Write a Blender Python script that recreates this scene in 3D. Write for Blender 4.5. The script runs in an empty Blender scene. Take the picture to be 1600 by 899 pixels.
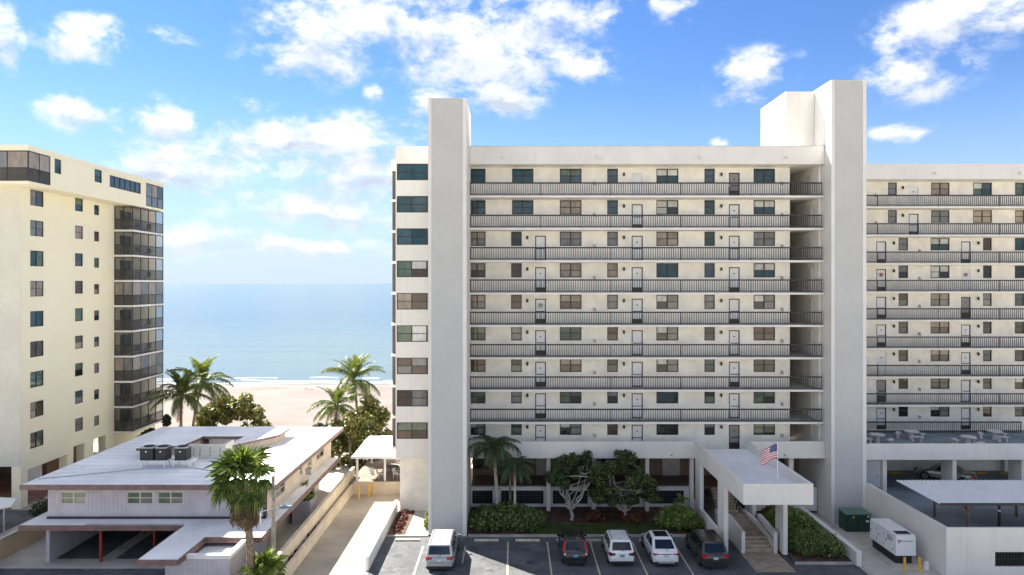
import bpy, bmesh, math, random
import numpy as np
from mathutils import Vector, Matrix, Euler

random.seed(11)
R = math.radians
SC = bpy.context.scene
COL = SC.collection

# ------------------------------------------------------------------ camera
F = 1066.67                      # focal length in photo pixels (24 mm on 36 mm, 1600 px wide)
CAMZ = 19.6
cam_d = bpy.data.cameras.new('camera')
cam_d.lens = 24.0
cam_d.sensor_width = 36.0
cam_d.shift_y = -0.0041
cam_d.clip_start = 0.5
cam_d.clip_end = 90000
cam = bpy.data.objects.new('camera', cam_d)
cam.location = (0, 0, CAMZ)
cam.rotation_euler = (R(90), 0, 0)
COL.objects.link(cam)
SC.camera = cam

# ------------------------------------------------------------------ colour management
SC.view_settings.view_transform = 'Standard'
SC.view_settings.look = 'None'
SC.view_settings.gamma = 1.0
SC.view_settings.use_curve_mapping = False
SC.view_settings.exposure = 2.05
try:
    SC.cycles.use_denoising = True
    SC.cycles.max_bounces = 8
    SC.cycles.diffuse_bounces = 4
    SC.cycles.transparent_max_bounces = 12
    SC.cycles.sample_clamp_indirect = 6.0
except Exception:
    pass

# ------------------------------------------------------------------ sun and sky
SUN_EL = R(44.5)
SUN_AZ = math.atan2(-0.752, 0.659)        # clockwise from +Y (the way the camera looks)
SUN_DIR = Vector((math.sin(SUN_AZ) * math.cos(SUN_EL), math.cos(SUN_AZ) * math.cos(SUN_EL), math.sin(SUN_EL)))
sun_d = bpy.data.lights.new('sun', 'SUN')
sun_d.energy = 5.0
sun_d.angle = R(0.53)
sun_d.color = (1.0, 0.94, 0.84)
sun = bpy.data.objects.new('sun', sun_d)
sun.location = (-60, 60, 90)
sun.rotation_euler = (-SUN_DIR).to_track_quat('-Z', 'Y').to_euler()
COL.objects.link(sun)

world = bpy.data.worlds.new('World')
SC.world = world
world.use_nodes = True

class NT:
    """small helper for building node trees"""
    def __init__(s, tree):
        s.t = tree
        s.n = tree.nodes
        s.l = tree.links
    def node(s, typ, **kw):
        n = s.n.new(typ)
        for k, v in kw.items():
            setattr(n, k, v)
        return n
    def link(s, a, b):
        s.l.new(a, b)
    def setin(s, sock, v):
        if hasattr(v, 'is_output') or isinstance(v, bpy.types.NodeSocket):
            s.l.new(v, sock)
        else:
            sock.default_value = v
    def math(s, op, a, b=None, c=None, clamp=False):
        n = s.n.new('ShaderNodeMath')
        n.operation = op
        n.use_clamp = clamp
        s.setin(n.inputs[0], a)
        if b is not None:
            s.setin(n.inputs[1], b)
        if c is not None:
            s.setin(n.inputs[2], c)
        return n.outputs[0]
    def vmul(s, a, vec):
        n = s.n.new('ShaderNodeVectorMath')
        n.operation = 'MULTIPLY'
        s.setin(n.inputs[0], a)
        n.inputs[1].default_value = vec
        return n.outputs[0]
    def vadd(s, a, vec):
        n = s.n.new('ShaderNodeVectorMath')
        n.operation = 'ADD'
        s.setin(n.inputs[0], a)
        s.setin(n.inputs[1], vec)
        return n.outputs[0]
    def noise(s, vec, scale, detail=4.0, rough=0.55, out=0, dist=0.0):
        n = s.n.new('ShaderNodeTexNoise')
        if vec is not None:
            s.l.new(vec, n.inputs['Vector'])
        n.inputs['Scale'].default_value = scale
        n.inputs['Detail'].default_value = detail
        n.inputs['Roughness'].default_value = rough
        n.inputs['Distortion'].default_value = dist
        return n.outputs[out]
    def smooth(s, v, a, b, lo=0.0, hi=1.0):
        n = s.n.new('ShaderNodeMapRange')
        n.interpolation_type = 'SMOOTHSTEP'
        s.setin(n.inputs[0], v)
        n.inputs[1].default_value = a
        n.inputs[2].default_value = b
        n.inputs[3].default_value = lo
        n.inputs[4].default_value = hi
        return n.outputs[0]
    def lin(s, v, a, b, lo=0.0, hi=1.0):
        n = s.n.new('ShaderNodeMapRange')
        s.setin(n.inputs[0], v)
        n.inputs[1].default_value = a
        n.inputs[2].default_value = b
        n.inputs[3].default_value = lo
        n.inputs[4].default_value = hi
        return n.outputs[0]
    def mix(s, fac, a, b, mode='MIX'):
        n = s.n.new('ShaderNodeMix')
        n.data_type = 'RGBA'
        n.blend_type = mode
        s.setin(n.inputs[0], fac)
        s.setin(n.inputs[6], a)
        s.setin(n.inputs[7], b)
        return n.outputs[2]

def build_sky():
    w = NT(world.node_tree)
    w.n.clear()
    out = w.node('ShaderNodeOutputWorld')
    bg = w.node('ShaderNodeBackground')
    bg.inputs[1].default_value = 0.05
    sky = w.node('ShaderNodeTexSky', sky_type='NISHITA')
    sky.sun_disc = False
    sky.sun_elevation = SUN_EL
    sky.sun_rotation = SUN_AZ
    sky.altitude = 20
    sky.air_density = 1.0
    sky.dust_density = 0.02
    sky.ozone_density = 1.6
    tc = w.node('ShaderNodeTexCoord')
    d = tc.outputs['Generated']
    sep = w.node('ShaderNodeSeparateXYZ')
    w.link(d, sep.inputs[0])
    x, y, z = sep.outputs
    az = w.math('ARCTAN2', x, y)
    hyp = w.math('SQRT', w.math('ADD', w.math('MULTIPLY', x, x), w.math('MULTIPLY', y, y)))
    v = w.math('DIVIDE', z, w.math('MAXIMUM', hyp, 0.02))
    # fair-weather cumulus: where the banks of cloud lie (azimuth, height, half-widths in photo pixels)
    banks = [(478, 92, 82, 34, 1.0), (590, 45, 150, 50, 1.0), (745, 70, 140, 62, 1.05), (870, 105, 85, 30, .95),
             (880, 25, 75, 40, .95), (780, 155, 62, 24, 1.0), (682, 166, 45, 18, .8),
             (128, 175, 60, 27, .95), (268, 182, 44, 26, .95), (402, 173, 28, 14, .9), (124, 55, 52, 32, .9),
             (12, 50, 42, 46, 1.0), (278, 258, 105, 38, 1.12), (505, 220, 155, 38, 1.12), (560, 275, 115, 34, 1.1),
             (500, 332, 135, 25, 1.05), (320, 370, 95, 19, .95), (440, 388, 155, 15, .85),
             (1180, 118, 46, 40, .95), (1045, 12, 28, 22, .9), (1430, 112, 74, 32, .95), (1500, 30, 125, 38, 1.0),
             (1396, 203, 52, 13, .8), (1125, 222, 22, 8, .85), (248, 52, 50, 12, .62), (575, 150, 22, 12, .7),
             (186, 200, 16, 8, .8)]
    cov = None
    under = None
    # wobble the bank outlines so they are not ellipses
    wob = w.noise(d, 9.0, 3.0, 0.6, out=1)
    ws = w.node('ShaderNodeSeparateXYZ')
    w.link(wob, ws.inputs[0])
    azw = w.math('ADD', az, w.math('MULTIPLY', w.math('SUBTRACT', ws.outputs[0], 0.5), 0.10))
    vw = w.math('ADD', v, w.math('MULTIPLY', w.math('SUBTRACT', ws.outputs[1], 0.5), 0.05))
    for (px, py, rx, ry, st) in banks:
        a0 = math.atan((px - 800) / F)
        h = math.sqrt(F * F + (px - 800) ** 2)
        v0 = (443 - py) / h
        ra = rx / F * math.cos(a0) ** 2
        rv = ry / h
        da = w.math('MULTIPLY', w.math('SUBTRACT', azw, a0), 1 / ra)
        dv = w.math('MULTIPLY', w.math('SUBTRACT', vw, v0), 1 / rv)
        r2 = w.math('ADD', w.math('MULTIPLY', da, da), w.math('MULTIPLY', dv, dv))
        g = w.math('MULTIPLY', w.math('POWER', 2.71828, w.math('MULTIPLY', r2, -0.75)), st)
        cov = g if cov is None else w.math('MAXIMUM', cov, g)
        u = w.math('MULTIPLY', g, w.math('MULTIPLY', dv, -1.0, clamp=True))
        under = u if under is None else w.math('MAXIMUM', under, u)
    # unseen cloud over the rest of the sky, thickened to brighten the shade
    side = w.smooth(w.math('ABSOLUTE', az), 0.66, 0.80)
    up = w.smooth(v, 0.46, 0.58)
    off = w.math('MAXIMUM', side, up)
    gen = w.smooth(w.noise(w.vmul(d, (1, 1, 2.0)), 2.6, 2.0, 0.5), 0.41, 0.58, 0.0, 1.0)
    cov = w.math('MAXIMUM', cov, w.math('MULTIPLY', gen, off))
    stretch = w.vmul(d, (1, 1, 1.55))
    fb = w.noise(stretch, 15.0, 8.0, 0.62, dist=0.2)
    fine = w.noise(stretch, 46.0, 5.0, 0.6)
    nz = w.math('ADD', w.math('MULTIPLY', w.math('SUBTRACT', fb, 0.5), 2.9), w.math('MULTIPLY', w.math('SUBTRACT', fine, 0.5), 0.95))
    field = w.math('ADD', cov, w.math('MULTIPLY', nz, w.smooth(cov, 0.02, 0.45)))
    dens = w.smooth(field, 0.14, 1.15)
    dens = w.math('MULTIPLY', dens, w.smooth(v, 0.0, 0.03))
    # cloud shading: thick lower parts are a little greyer, sun-side rims whiter
    off_d = w.vadd(stretch, (SUN_DIR.x * 0.05, SUN_DIR.y * 0.05, SUN_DIR.z * 0.075))
    fb2 = w.noise(off_d, 13.0, 5.0, 0.55)
    lit = w.smooth(w.math('SUBTRACT', fb, fb2), -0.17, 0.13)
    thick = w.smooth(field, 0.75, 1.5)
    shade = w.math('MULTIPLY', w.math('SUBTRACT', 1.0, lit), w.math('ADD', 0.40, w.math('MULTIPLY', thick, 0.75)))
    shade = w.math('ADD', shade, w.math('MULTIPLY', w.smooth(under, 0.05, 0.42), 0.55), clamp=True)
    cc = w.mix(shade, (6.4, 6.35, 6.3, 1), (3.3, 3.65, 4.2, 1))
    low = w.smooth(v, 0.0, 0.16)
    cc = w.mix(low, w.mix(shade, (5.0, 5.2, 5.5, 1), (3.2, 3.65, 4.3, 1)), cc)
    # clear sky: a touch more saturated, as over the Gulf on a dry winter day
    hs = w.node('ShaderNodeHueSaturation')
    hs.inputs['Saturation'].default_value = 1.2
    hs.inputs['Value'].default_value = 0.86
    w.link(sky.outputs[0], hs.inputs['Color'])
    haze = w.smooth(v, -0.02, 0.30)
    air = w.mix(1.0, hs.outputs[0], (0.80, 0.84, 1.04, 1), 'MULTIPLY')
    air = w.mix(w.math('MULTIPLY', w.math('SUBTRACT', 1.0, haze), 0.88), air, (2.85, 3.75, 4.9, 1))
    col = w.mix(w.math('MULTIPLY', dens, 0.96), air, cc)
    w.link(col, bg.inputs[0])
    w.link(bg.outputs[0], out.inputs[0])
build_sky()

# ------------------------------------------------------------------ materials
MATS = {}
def pmat(name, col, rough=0.65, var=0.08, scale=0.8, bump=0.0, bscale=30.0, metal=0.0, spec=0.4, streak=0.0, dirt=None, fine=0.05):
    """plain procedural surface: base colour broken up by world-space noise, optional relief, rain streaks, stains"""
    if name in MATS:
        return MATS[name]
    m = bpy.data.materials.new(name)
    m.use_nodes = True
    t = NT(m.node_tree)
    bs = t.n['Principled BSDF']
    geo = t.node('ShaderNodeNewGeometry')
    pos = geo.outputs['Position']
    c = (col[0], col[1], col[2], 1)
    fac = t.noise(pos, scale, 5.0, 0.6)
    lo = tuple(max(0, v * (1 - var * 2)) for v in col) + (1,)
    hi = tuple(min(1, v * (1 + var * 2)) for v in col) + (1,)
    cc = t.mix(t.smooth(fac, 0.28, 0.72), lo, hi)
    if fine:
        f2 = t.noise(pos, scale * 22, 3.0, 0.6)
        cc = t.mix(t.lin(f2, 0.3, 0.7, 0, 1), cc, t.mix(1.0, cc, (1 - fine * 2,) * 3 + (1,), 'MULTIPLY'))
    if streak:
        sv = t.vmul(pos, (2.3, 2.3, 0.10))
        s1 = t.smooth(t.noise(sv, 1.6, 5.0, 0.65), 0.52, 0.74)
        cc = t.mix(t.math('MULTIPLY', s1, streak), cc, tuple(v * 0.55 for v in col) + (1,))
    if dirt:
        dcol, amt, dsc = dirt
        s2 = t.smooth(t.noise(pos, dsc, 6.0, 0.68), 0.52, 0.70)
        cc = t.mix(t.math('MULTIPLY', s2, amt), cc, dcol + (1,))
    t.link(cc, bs.inputs['Base Color'])
    rr = t.lin(fac, 0.3, 0.7, max(0.02, rough - 0.07), min(1, rough + 0.07))
    t.link(rr, bs.inputs['Roughness'])
    bs.inputs['Metallic'].default_value = metal
    bs.inputs['Specular IOR Level'].default_value = spec
    if bump:
        b = t.node('ShaderNodeBump')
        b.inputs['Strength'].default_value = bump
        b.inputs['Distance'].default_value = 0.02
        t.link(t.noise(pos, bscale, 4.0, 0.6), b.inputs['Height'])
        t.link(b.outputs[0], bs.inputs['Normal'])
    MATS[name] = m
    return m

def glassmat(name, col, rough=0.04, spec=0.5, coat=0.0):
    """window glazing with what hangs behind it (curtain, blind or a dark room) as its body colour"""
    if name in MATS:
        return MATS[name]
    m = bpy.data.materials.new(name)
    m.use_nodes = True
    t = NT(m.node_tree)
    bs = t.n['Principled BSDF']
    geo = t.node('ShaderNodeNewGeometry')
    oi = t.node('ShaderNodeObjectInfo')
    pos = geo.outputs['Position']
    n = t.noise(t.vmul(pos, (1.0, 1.0, 0.5)), 2.2, 3.0, 0.5)
    lo = tuple(v * 0.6 for v in col) + (1,)
    hi = tuple(min(1, v * 1.3) for v in col) + (1,)
    cc = t.mix(t.smooth(n, 0.3, 0.7), lo, hi)
    cc = t.mix(0.5, cc, t.mix(oi.outputs['Random'], lo, hi))
    # folds of a curtain or the slats of a blind
    wv = t.node('ShaderNodeTexWave', wave_type='BANDS', bands_direction='X')
    t.link(t.vmul(pos, (1, 1, 0)), wv.inputs['Vector'])
    wv.inputs['Scale'].default_value = 4.0
    wv.inputs['Distortion'].default_value = 1.5
    cc = t.mix(t.math('MULTIPLY', wv.outputs['Fac'], 0.22), cc, lo)
    t.link(cc, bs.inputs['Base Color'])
    bs.inputs['Roughness'].default_value = rough
    bs.inputs['Specular IOR Level'].default_value = spec
    bs.inputs['IOR'].default_value = 1.55
    b = t.node('ShaderNodeBump')
    b.inputs['Strength'].default_value = 0.05
    b.inputs['Distance'].default_value = 0.02
    t.link(t.noise(pos, 1.6, 2.0, 0.5), b.inputs['Height'])
    t.link(b.outputs[0], bs.inputs['Normal'])
    MATS[name] = m
    return m

def leafmat(name, dark, light, trans=0.3, rough=0.45, hue=None):
    if name in MATS:
        return MATS[name]
    m = bpy.data.materials.new(name)
    m.use_nodes = True
    t = NT(m.node_tree)
    bs = t.n['Principled BSDF']
    out = t.n['Material Output']
    geo = t.node('ShaderNodeNewGeometry')
    oi = t.node('ShaderNodeObjectInfo')
    rnd = geo.outputs['Random Per Island']
    cc = t.mix(t.math('POWER', rnd, 1.4), dark + (1,), light + (1,))
    cc = t.mix(t.math('MULTIPLY', oi.outputs['Random'], 0.35), cc, dark + (1,))
    if hue:
        cc = t.mix(t.smooth(rnd, 1 - hue[1], 1 - hue[1] + 0.05), cc, hue[0] + (1,))
    t.link(cc, bs.inputs['Base Color'])
    bs.inputs['Roughness'].default_value = rough
    bs.inputs['Specular IOR Level'].default_value = 0.35
    tr = t.node('ShaderNodeBsdfTranslucent')
    t.link(t.mix(1.0, cc, (1.5, 1.5, 0.7, 1), 'MULTIPLY'), tr.inputs[0])
    ms = t.node('ShaderNodeMixShader')
    ms.inputs[0].default_value = trans
    t.link(bs.outputs[0], ms.inputs[1])
    t.link(tr.outputs[0], ms.inputs[2])
    t.link(ms.outputs[0], out.inputs[0])
    MATS[name] = m
    return m

def screenmat(name, col, opacity):
    """woven insect screen: part of the light passes"""
    m = bpy.data.materials.new(name)
    m.use_nodes = True
    t = NT(m.node_tree)
    bs = t.n['Principled BSDF']
    out = t.n['Material Output']
    geo = t.node('ShaderNodeNewGeometry')
    n = t.noise(geo.outputs['Position'], 0.9, 2, 0.5)
    t.link(t.mix(t.smooth(n, 0.3, 0.7), tuple(v * 0.8 for v in col) + (1,), tuple(v * 1.2 for v in col) + (1,)), bs.inputs['Base Color'])
    bs.inputs['Roughness'].default_value = 0.5
    tr = t.node('ShaderNodeBsdfTransparent')
    ms = t.node('ShaderNodeMixShader')
    ms.inputs[0].default_value = opacity
    t.link(tr.outputs[0], ms.inputs[1])
    t.link(bs.outputs[0], ms.inputs[2])
    t.link(ms.outputs[0], out.inputs[0])
    MATS[name] = m
    return m

STUCCO = pmat('white_stucco', (0.73, 0.71, 0.665), 0.85, 0.025, 0.35, 0.25, 40, streak=0.18, fine=0.02)
STUCCO_R = pmat('rough_grey_stucco_panel', (0.52, 0.525, 0.515), 0.9, 0.02, 0.3, 0.5, 14, streak=0.05, fine=0.05)
CREAMW = pmat('cream_walkway_stucco', (0.91, 0.875, 0.79), 0.85, 0.045, 0.9, 0.35, 18, streak=0.06, fine=0.05)
SLABW = pmat('painted_slab_edge', (0.80, 0.77, 0.72), 0.8, 0.04, 0.7, 0.1, 30, streak=0.12)
DECKW = pmat('walkway_floor_paint', (0.46, 0.45, 0.43), 0.8, 0.06, 0.7)
BRONZE = pmat('bronze_aluminium', (0.028, 0.025, 0.024), 0.45, 0.10, 1.0, spec=0.5)
RAILM = pmat('dark_bronze_rail_paint', (0.034, 0.031, 0.030), 0.5, 0.10, 1.0, spec=0.4)
CREAM_T = pmat('cream_tower_stucco', (0.85, 0.79, 0.59), 0.85, 0.012, 0.25, 0.15, 40, streak=0.07, fine=0.02)
GREY_T = pmat('pale_grey_stucco', (0.66, 0.64, 0.55), 0.85, 0.03, 0.3, 0.15, 40, streak=0.08)
WHITE_P = pmat('white_paint', (0.80, 0.80, 0.79), 0.5, 0.03, 1.2)
DOORW = pmat('white_door_enamel', (0.78, 0.79, 0.80), 0.35, 0.03, 1.5)
DOORG = pmat('grey_door_enamel', (0.27, 0.26, 0.25), 0.4, 0.05, 1.5)
BROWNW = pmat('brown_lobby_wall', (0.22, 0.14, 0.105), 0.7, 0.12, 0.7, streak=0.2)
CONC = pmat('pale_concrete', (0.50, 0.47, 0.42), 0.88, 0.09, 0.45, 0.25, 25, dirt=((0.25, 0.23, 0.20), 0.35, 0.7))
CONC_T = pmat('tan_driveway_concrete', (0.42, 0.36, 0.28), 0.9, 0.10, 0.3, 0.2, 22, dirt=((0.26, 0.20, 0.14), 0.40, 0.4))
CONC_D = pmat('grey_deck_coating', (0.20, 0.24, 0.27), 0.7, 0.12, 0.35, 0.1, 25, dirt=((0.12, 0.15, 0.17), 0.45, 0.5))
ASPH = pmat('asphalt', (0.145, 0.152, 0.163), 0.9, 0.16, 0.5, 0.6, 45, dirt=((0.20, 0.195, 0.185), 0.55, 0.8), fine=0.38)
LINEP = pmat('worn_line_paint', (0.52, 0.48, 0.38), 0.85, 0.15, 3.0, dirt=((0.16, 0.155, 0.15), 0.65, 3.5))
KERB = pmat('kerb_concrete', (0.44, 0.42, 0.38), 0.9, 0.10, 1.0, 0.2, 30)
MULCH = pmat('dark_mulch', (0.13, 0.075, 0.052), 0.95, 0.25, 2.0, 0.9, 35, fine=0.3)
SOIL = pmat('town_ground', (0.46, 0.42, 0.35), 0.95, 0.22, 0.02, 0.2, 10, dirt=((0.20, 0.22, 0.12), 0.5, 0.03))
SAND = pmat('beach_sand', (0.72, 0.62, 0.51), 0.95, 0.06, 0.06, 0.6, 3.0, dirt=((0.50, 0.42, 0.33), 0.55, 0.16))
LAV = pmat('lavender_grey_siding', (0.55, 0.51, 0.55), 0.75, 0.05, 0.9, streak=0.12)
BROWNF = pmat('brown_fascia_paint', (0.205, 0.13, 0.112), 0.6, 0.12, 1.4)
ROOFW = pmat('white_roof_coating', (0.80, 0.81, 0.82), 0.7, 0.06, 0.22, 0.1, 8, dirt=((0.45, 0.46, 0.48), 0.40, 0.30), fine=0.04)
REDP = pmat('red_post_paint', (0.30, 0.05, 0.035), 0.55, 0.1, 2.0)
CREAMF = pmat('cream_window_frame', (0.62, 0.60, 0.47), 0.5, 0.05, 2.0)
TANW = pmat('tan_block_wall', (0.55, 0.42, 0.27), 0.9, 0.07, 0.6, 0.3, 25, streak=0.2)
YELLOWP = pmat('yellow_bollard_paint', (0.75, 0.42, 0.03), 0.5, 0.08, 4.0)
GALV = pmat('galvanised_steel', (0.48, 0.50, 0.52), 0.45, 0.08, 2.0, metal=0.5)
DARKM = pmat('dark_metal', (0.03, 0.03, 0.033), 0.55, 0.1, 2.0)
WOODP = pmat('weathered_post', (0.42, 0.38, 0.33), 0.85, 0.14, 3.0, 0.3, 30)
RUST = pmat('brown_steel_post', (0.16, 0.10, 0.08), 0.7, 0.15, 3.0)
TRUNKP = pmat('palm_trunk_bark', (0.34, 0.26, 0.19), 0.9, 0.2, 3.0, 0.9, 14, fine=0.2)
TRUNKG = pmat('pale_grey_bark', (0.46, 0.42, 0.38), 0.9, 0.16, 3.0, 0.6, 18, fine=0.15)
TRUNKB = pmat('branch_bark', (0.38, 0.33, 0.28), 0.9, 0.2, 4.0, 0.6, 25, fine=0.15)
TRUNKD = pmat('diamond_scarred_trunk', (0.30, 0.22, 0.15), 0.9, 0.3, 7.0, 1.0, 9, dirt=((0.07, 0.05, 0.035), 0.8, 5.0), fine=0.2)
TABLEC = pmat('cast_concrete', (0.62, 0.60, 0.56), 0.85, 0.08, 2.0, 0.3, 30)
GREENB = pmat('green_enamel', (0.018, 0.06, 0.036), 0.45, 0.08, 1.5)
GENW = pmat('generator_white_paint', (0.76, 0.77, 0.78), 0.35, 0.03, 1.0)
TANB = pmat('tan_storm_panel', (0.45, 0.36, 0.27), 0.7, 0.05, 1.0)
PAVER = pmat('tan_pavers', (0.42, 0.34, 0.26), 0.9, 0.14, 2.2, 0.4, 12, fine=0.15)
TYRE = pmat('tyre_rubber', (0.018, 0.018, 0.019), 0.85, 0.1, 5)
RIM = pmat('alloy_rim', (0.5, 0.5, 0.52), 0.3, 0.05, 5, metal=0.8)
LAMPR = pmat('red_lamp_lens', (0.42, 0.012, 0.016), 0.2, 0.05, 5, spec=0.7)
LAMPD = pmat('dark_lamp_lens', (0.10, 0.015, 0.02), 0.2, 0.05, 5, spec=0.7)
CHROME = pmat('chrome_trim', (0.7, 0.71, 0.73), 0.15, 0.03, 5, metal=1.0)
PLATE = pmat('licence_plate', (0.55, 0.62, 0.66), 0.4, 0.12, 25)
BLACKT = pmat('black_plastic_trim', (0.02, 0.02, 0.022), 0.6, 0.08, 5)
CARGL = glassmat('car_tinted_glass', (0.012, 0.016, 0.02), 0.03)
CLOTHW = pmat('white_canvas', (0.80, 0.79, 0.77), 0.8, 0.04, 1.0)
REDC = pmat('red_canvas', (0.45, 0.03, 0.03), 0.8, 0.08, 3.0)
TEALC = pmat('teal_canvas', (0.02, 0.28, 0.24), 0.8, 0.08, 3.0)

G_DARK = glassmat('dark_room_glass', (0.014, 0.018, 0.021))
G_TEAL = glassmat('teal_tinted_glass', (0.012, 0.055, 0.066))
G_GREEN = glassmat('green_curtain_glass', (0.10, 0.15, 0.11))
G_LITE = glassmat('white_blind_glass', (0.58, 0.60, 0.56), 0.08, 0.5)
G_GREY = glassmat('grey_blind_glass', (0.20, 0.20, 0.20))
G_BEIGE = glassmat('beige_blind_glass', (0.30, 0.25, 0.20), 0.06, 0.5)
G_BROWN = glassmat('brown_shade_glass', (0.085, 0.056, 0.04))
G_BLUE = glassmat('blue_grey_glass', (0.05, 0.085, 0.115))
G_SCREEN = screenmat('bronze_insect_screen', (0.075, 0.07, 0.066), 0.58)
G_CLEAR = screenmat('clear_balcony_screen', (0.06, 0.06, 0.06), 0.30)

# ------------------------------------------------------------------ geometry helpers
def XP(px, Y):
    return (px - 800) * Y / F
def ZP(py, Y):
    return CAMZ - (py - 443) * Y / F

class MB:
    def __init__(s):
        s.v = []
        s.f = []
        s.m = []
    def add(s, vs, fs, mi=0):
        n = len(s.v)
        s.v += [tuple(p) for p in vs]
        s.f += [tuple(i + n for i in f) for f in fs]
        s.m += [mi] * len(fs)
        return s
    def box(s, x0, x1, y0, y1, z0, z1, mi=0):
        v = [(x0, y0, z0), (x1, y0, z0), (x1, y1, z0), (x0, y1, z0), (x0, y0, z1), (x1, y0, z1), (x1, y1, z1), (x0, y1, z1)]
        return s.add(v, [(0, 3, 2, 1), (4, 5, 6, 7), (0, 1, 5, 4), (1, 2, 6, 5), (2, 3, 7, 6), (3, 0, 4, 7)], mi)
    def hexa(s, v, mi=0):
        """8 corners: bottom four, then top four, both counter-clockwise"""
        return s.add(v, [(0, 3, 2, 1), (4, 5, 6, 7), (0, 1, 5, 4), (1, 2, 6, 5), (2, 3, 7, 6), (3, 0, 4, 7)], mi)
    def prism(s, pts, z0, z1, mi=0):
        n = len(pts)
        v = [(p[0], p[1], z0) for p in pts] + [(p[0], p[1], z1) for p in pts]
        f = [tuple(range(n - 1, -1, -1)), tuple(range(n, 2 * n))]
        f += [(i, (i + 1) % n, n + (i + 1) % n, n + i) for i in range(n)]
        return s.add(v, f, mi)
    def prism_y(s, pts, y0, y1, mi=0):
        n = len(pts)
        v = [(p[0], y0, p[1]) for p in pts] + [(p[0], y1, p[1]) for p in pts]
        f = [tuple(range(n)), tuple(range(2 * n - 1, n - 1, -1))]
        f += [((i + 1) % n, i, n + i, n + (i + 1) % n) for i in range(n)]
        return s.add(v, f, mi)
    def prism_x(s, pts, x0, x1, mi=0):
        n = len(pts)
        v = [(x0, p[0], p[1]) for p in pts] + [(x1, p[0], p[1]) for p in pts]
        f = [tuple(range(n - 1, -1, -1)), tuple(range(n, 2 * n))]
        f += [(i, (i + 1) % n, n + (i + 1) % n, n + i) for i in range(n)]
        return s.add(v, f, mi)
    def cyl(s, cx, cy, z0, z1, r, n=12, r2=None, mi=0):
        r2 = r if r2 is None else r2
        a = [2 * math.pi * i / n for i in range(n)]
        v = [(cx + r * math.cos(t), cy + r * math.sin(t), z0) for t in a] + [(cx + r2 * math.cos(t), cy + r2 * math.sin(t), z1) for t in a]
        f = [tuple(range(n - 1, -1, -1)), tuple(range(n, 2 * n))] + [(i, (i + 1) % n, n + (i + 1) % n, n + i) for i in range(n)]
        return s.add(v, f, mi)
    def tube(s, path, rad, n=8, mi=0, caps=True):
        path = [Vector(p) for p in path]
        if not hasattr(rad, '__len__'):
            rad = [rad] * len(path)
        vs, fs = [], []
        up = Vector((0.13, 0.21, 0.97))
        for i, p in enumerate(path):
            d = (path[min(i + 1, len(path) - 1)] - path[max(i - 1, 0)]).normalized()
            a = d.cross(up)
            if a.length < 0.05:
                a = d.cross(Vector((1, 0, 0)))
            a.normalize()
            b = d.cross(a)
            for k in range(n):
                t = 2 * math.pi * k / n
                vs.append(p + (a * math.cos(t) + b * math.sin(t)) * rad[i])
        for i in range(len(path) - 1):
            for k in range(n):
                k2 = (k + 1) % n
                fs.append((i * n + k, i * n + k2, (i + 1) * n + k2, (i + 1) * n + k))
        if caps:
            fs.append(tuple(range(n - 1, -1, -1)))
            fs.append(tuple((len(path) - 1) * n + k for k in range(n)))
        return s.add(vs, fs, mi)
    def bar(s, a, b, w, mi=0):
        return s.tube([a, b], w * 0.7071, 4, mi)
    def mesh(s, name, mats=(), smooth=None):
        me = bpy.data.meshes.new(name)
        me.from_pydata(s.v, [], s.f)
        for m in mats:
            me.materials.append(m)
        if len(mats) > 1:
            me.polygons.foreach_set('material_index', s.m)
        me.update()
        if smooth is not None:
            me.shade_smooth()
            if smooth < 179:
                me.set_sharp_from_angle(angle=R(smooth))
        return me

WPOS = {}
def wpos(o):
    return WPOS.get(o.name, Vector((0, 0, 0)))
def put(name, me, parent=None, w=(0, 0, 0), rot=None, local=False, kind=None, scale=None):
    o = bpy.data.objects.new(name, me)
    COL.objects.link(o)
    w = Vector(w)
    if parent is not None:
        o.parent = parent
        o.location = w if local else w - wpos(parent)
        WPOS[o.name] = wpos(parent) + w if local else w
    else:
        o.location = w
        WPOS[o.name] = w
    if rot is not None:
        o.rotation_euler = rot if hasattr(rot, '__len__') else (0, 0, rot)
    if scale is not None:
        o.scale = scale if hasattr(scale, '__len__') else (scale,) * 3
    if kind:
        o['kind'] = kind
    return o
def build(name, mb, mat, parent=None, kind=None, smooth=None):
    """a mesh given in world coordinates, with its origin moved to the middle of its base"""
    mats = mat if isinstance(mat, (list, tuple)) else [mat]
    a = np.array(mb.v)
    c = Vector(((a[:, 0].min() + a[:, 0].max()) / 2, (a[:, 1].min() + a[:, 1].max()) / 2, a[:, 2].min()))
    mb.v = [(p[0] - c.x, p[1] - c.y, p[2] - c.z) for p in mb.v]
    return put(name, mb.mesh(name, mats, smooth), parent, c, kind=kind)
def thing(name, label, cat, loc, group=None, rz=0.0):
    o = put(name, None, None, loc, rz)
    o.empty_display_size = 0.3
    return tag(o, label, cat, group)
def tag(o, label, cat, group=None):
    o['label'] = label
    o['category'] = cat
    if group:
        o['group'] = group
    return o
def struct(name, mb, mat, smooth=None):
    return build(name, mb, mat, None, 'structure', smooth)

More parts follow.
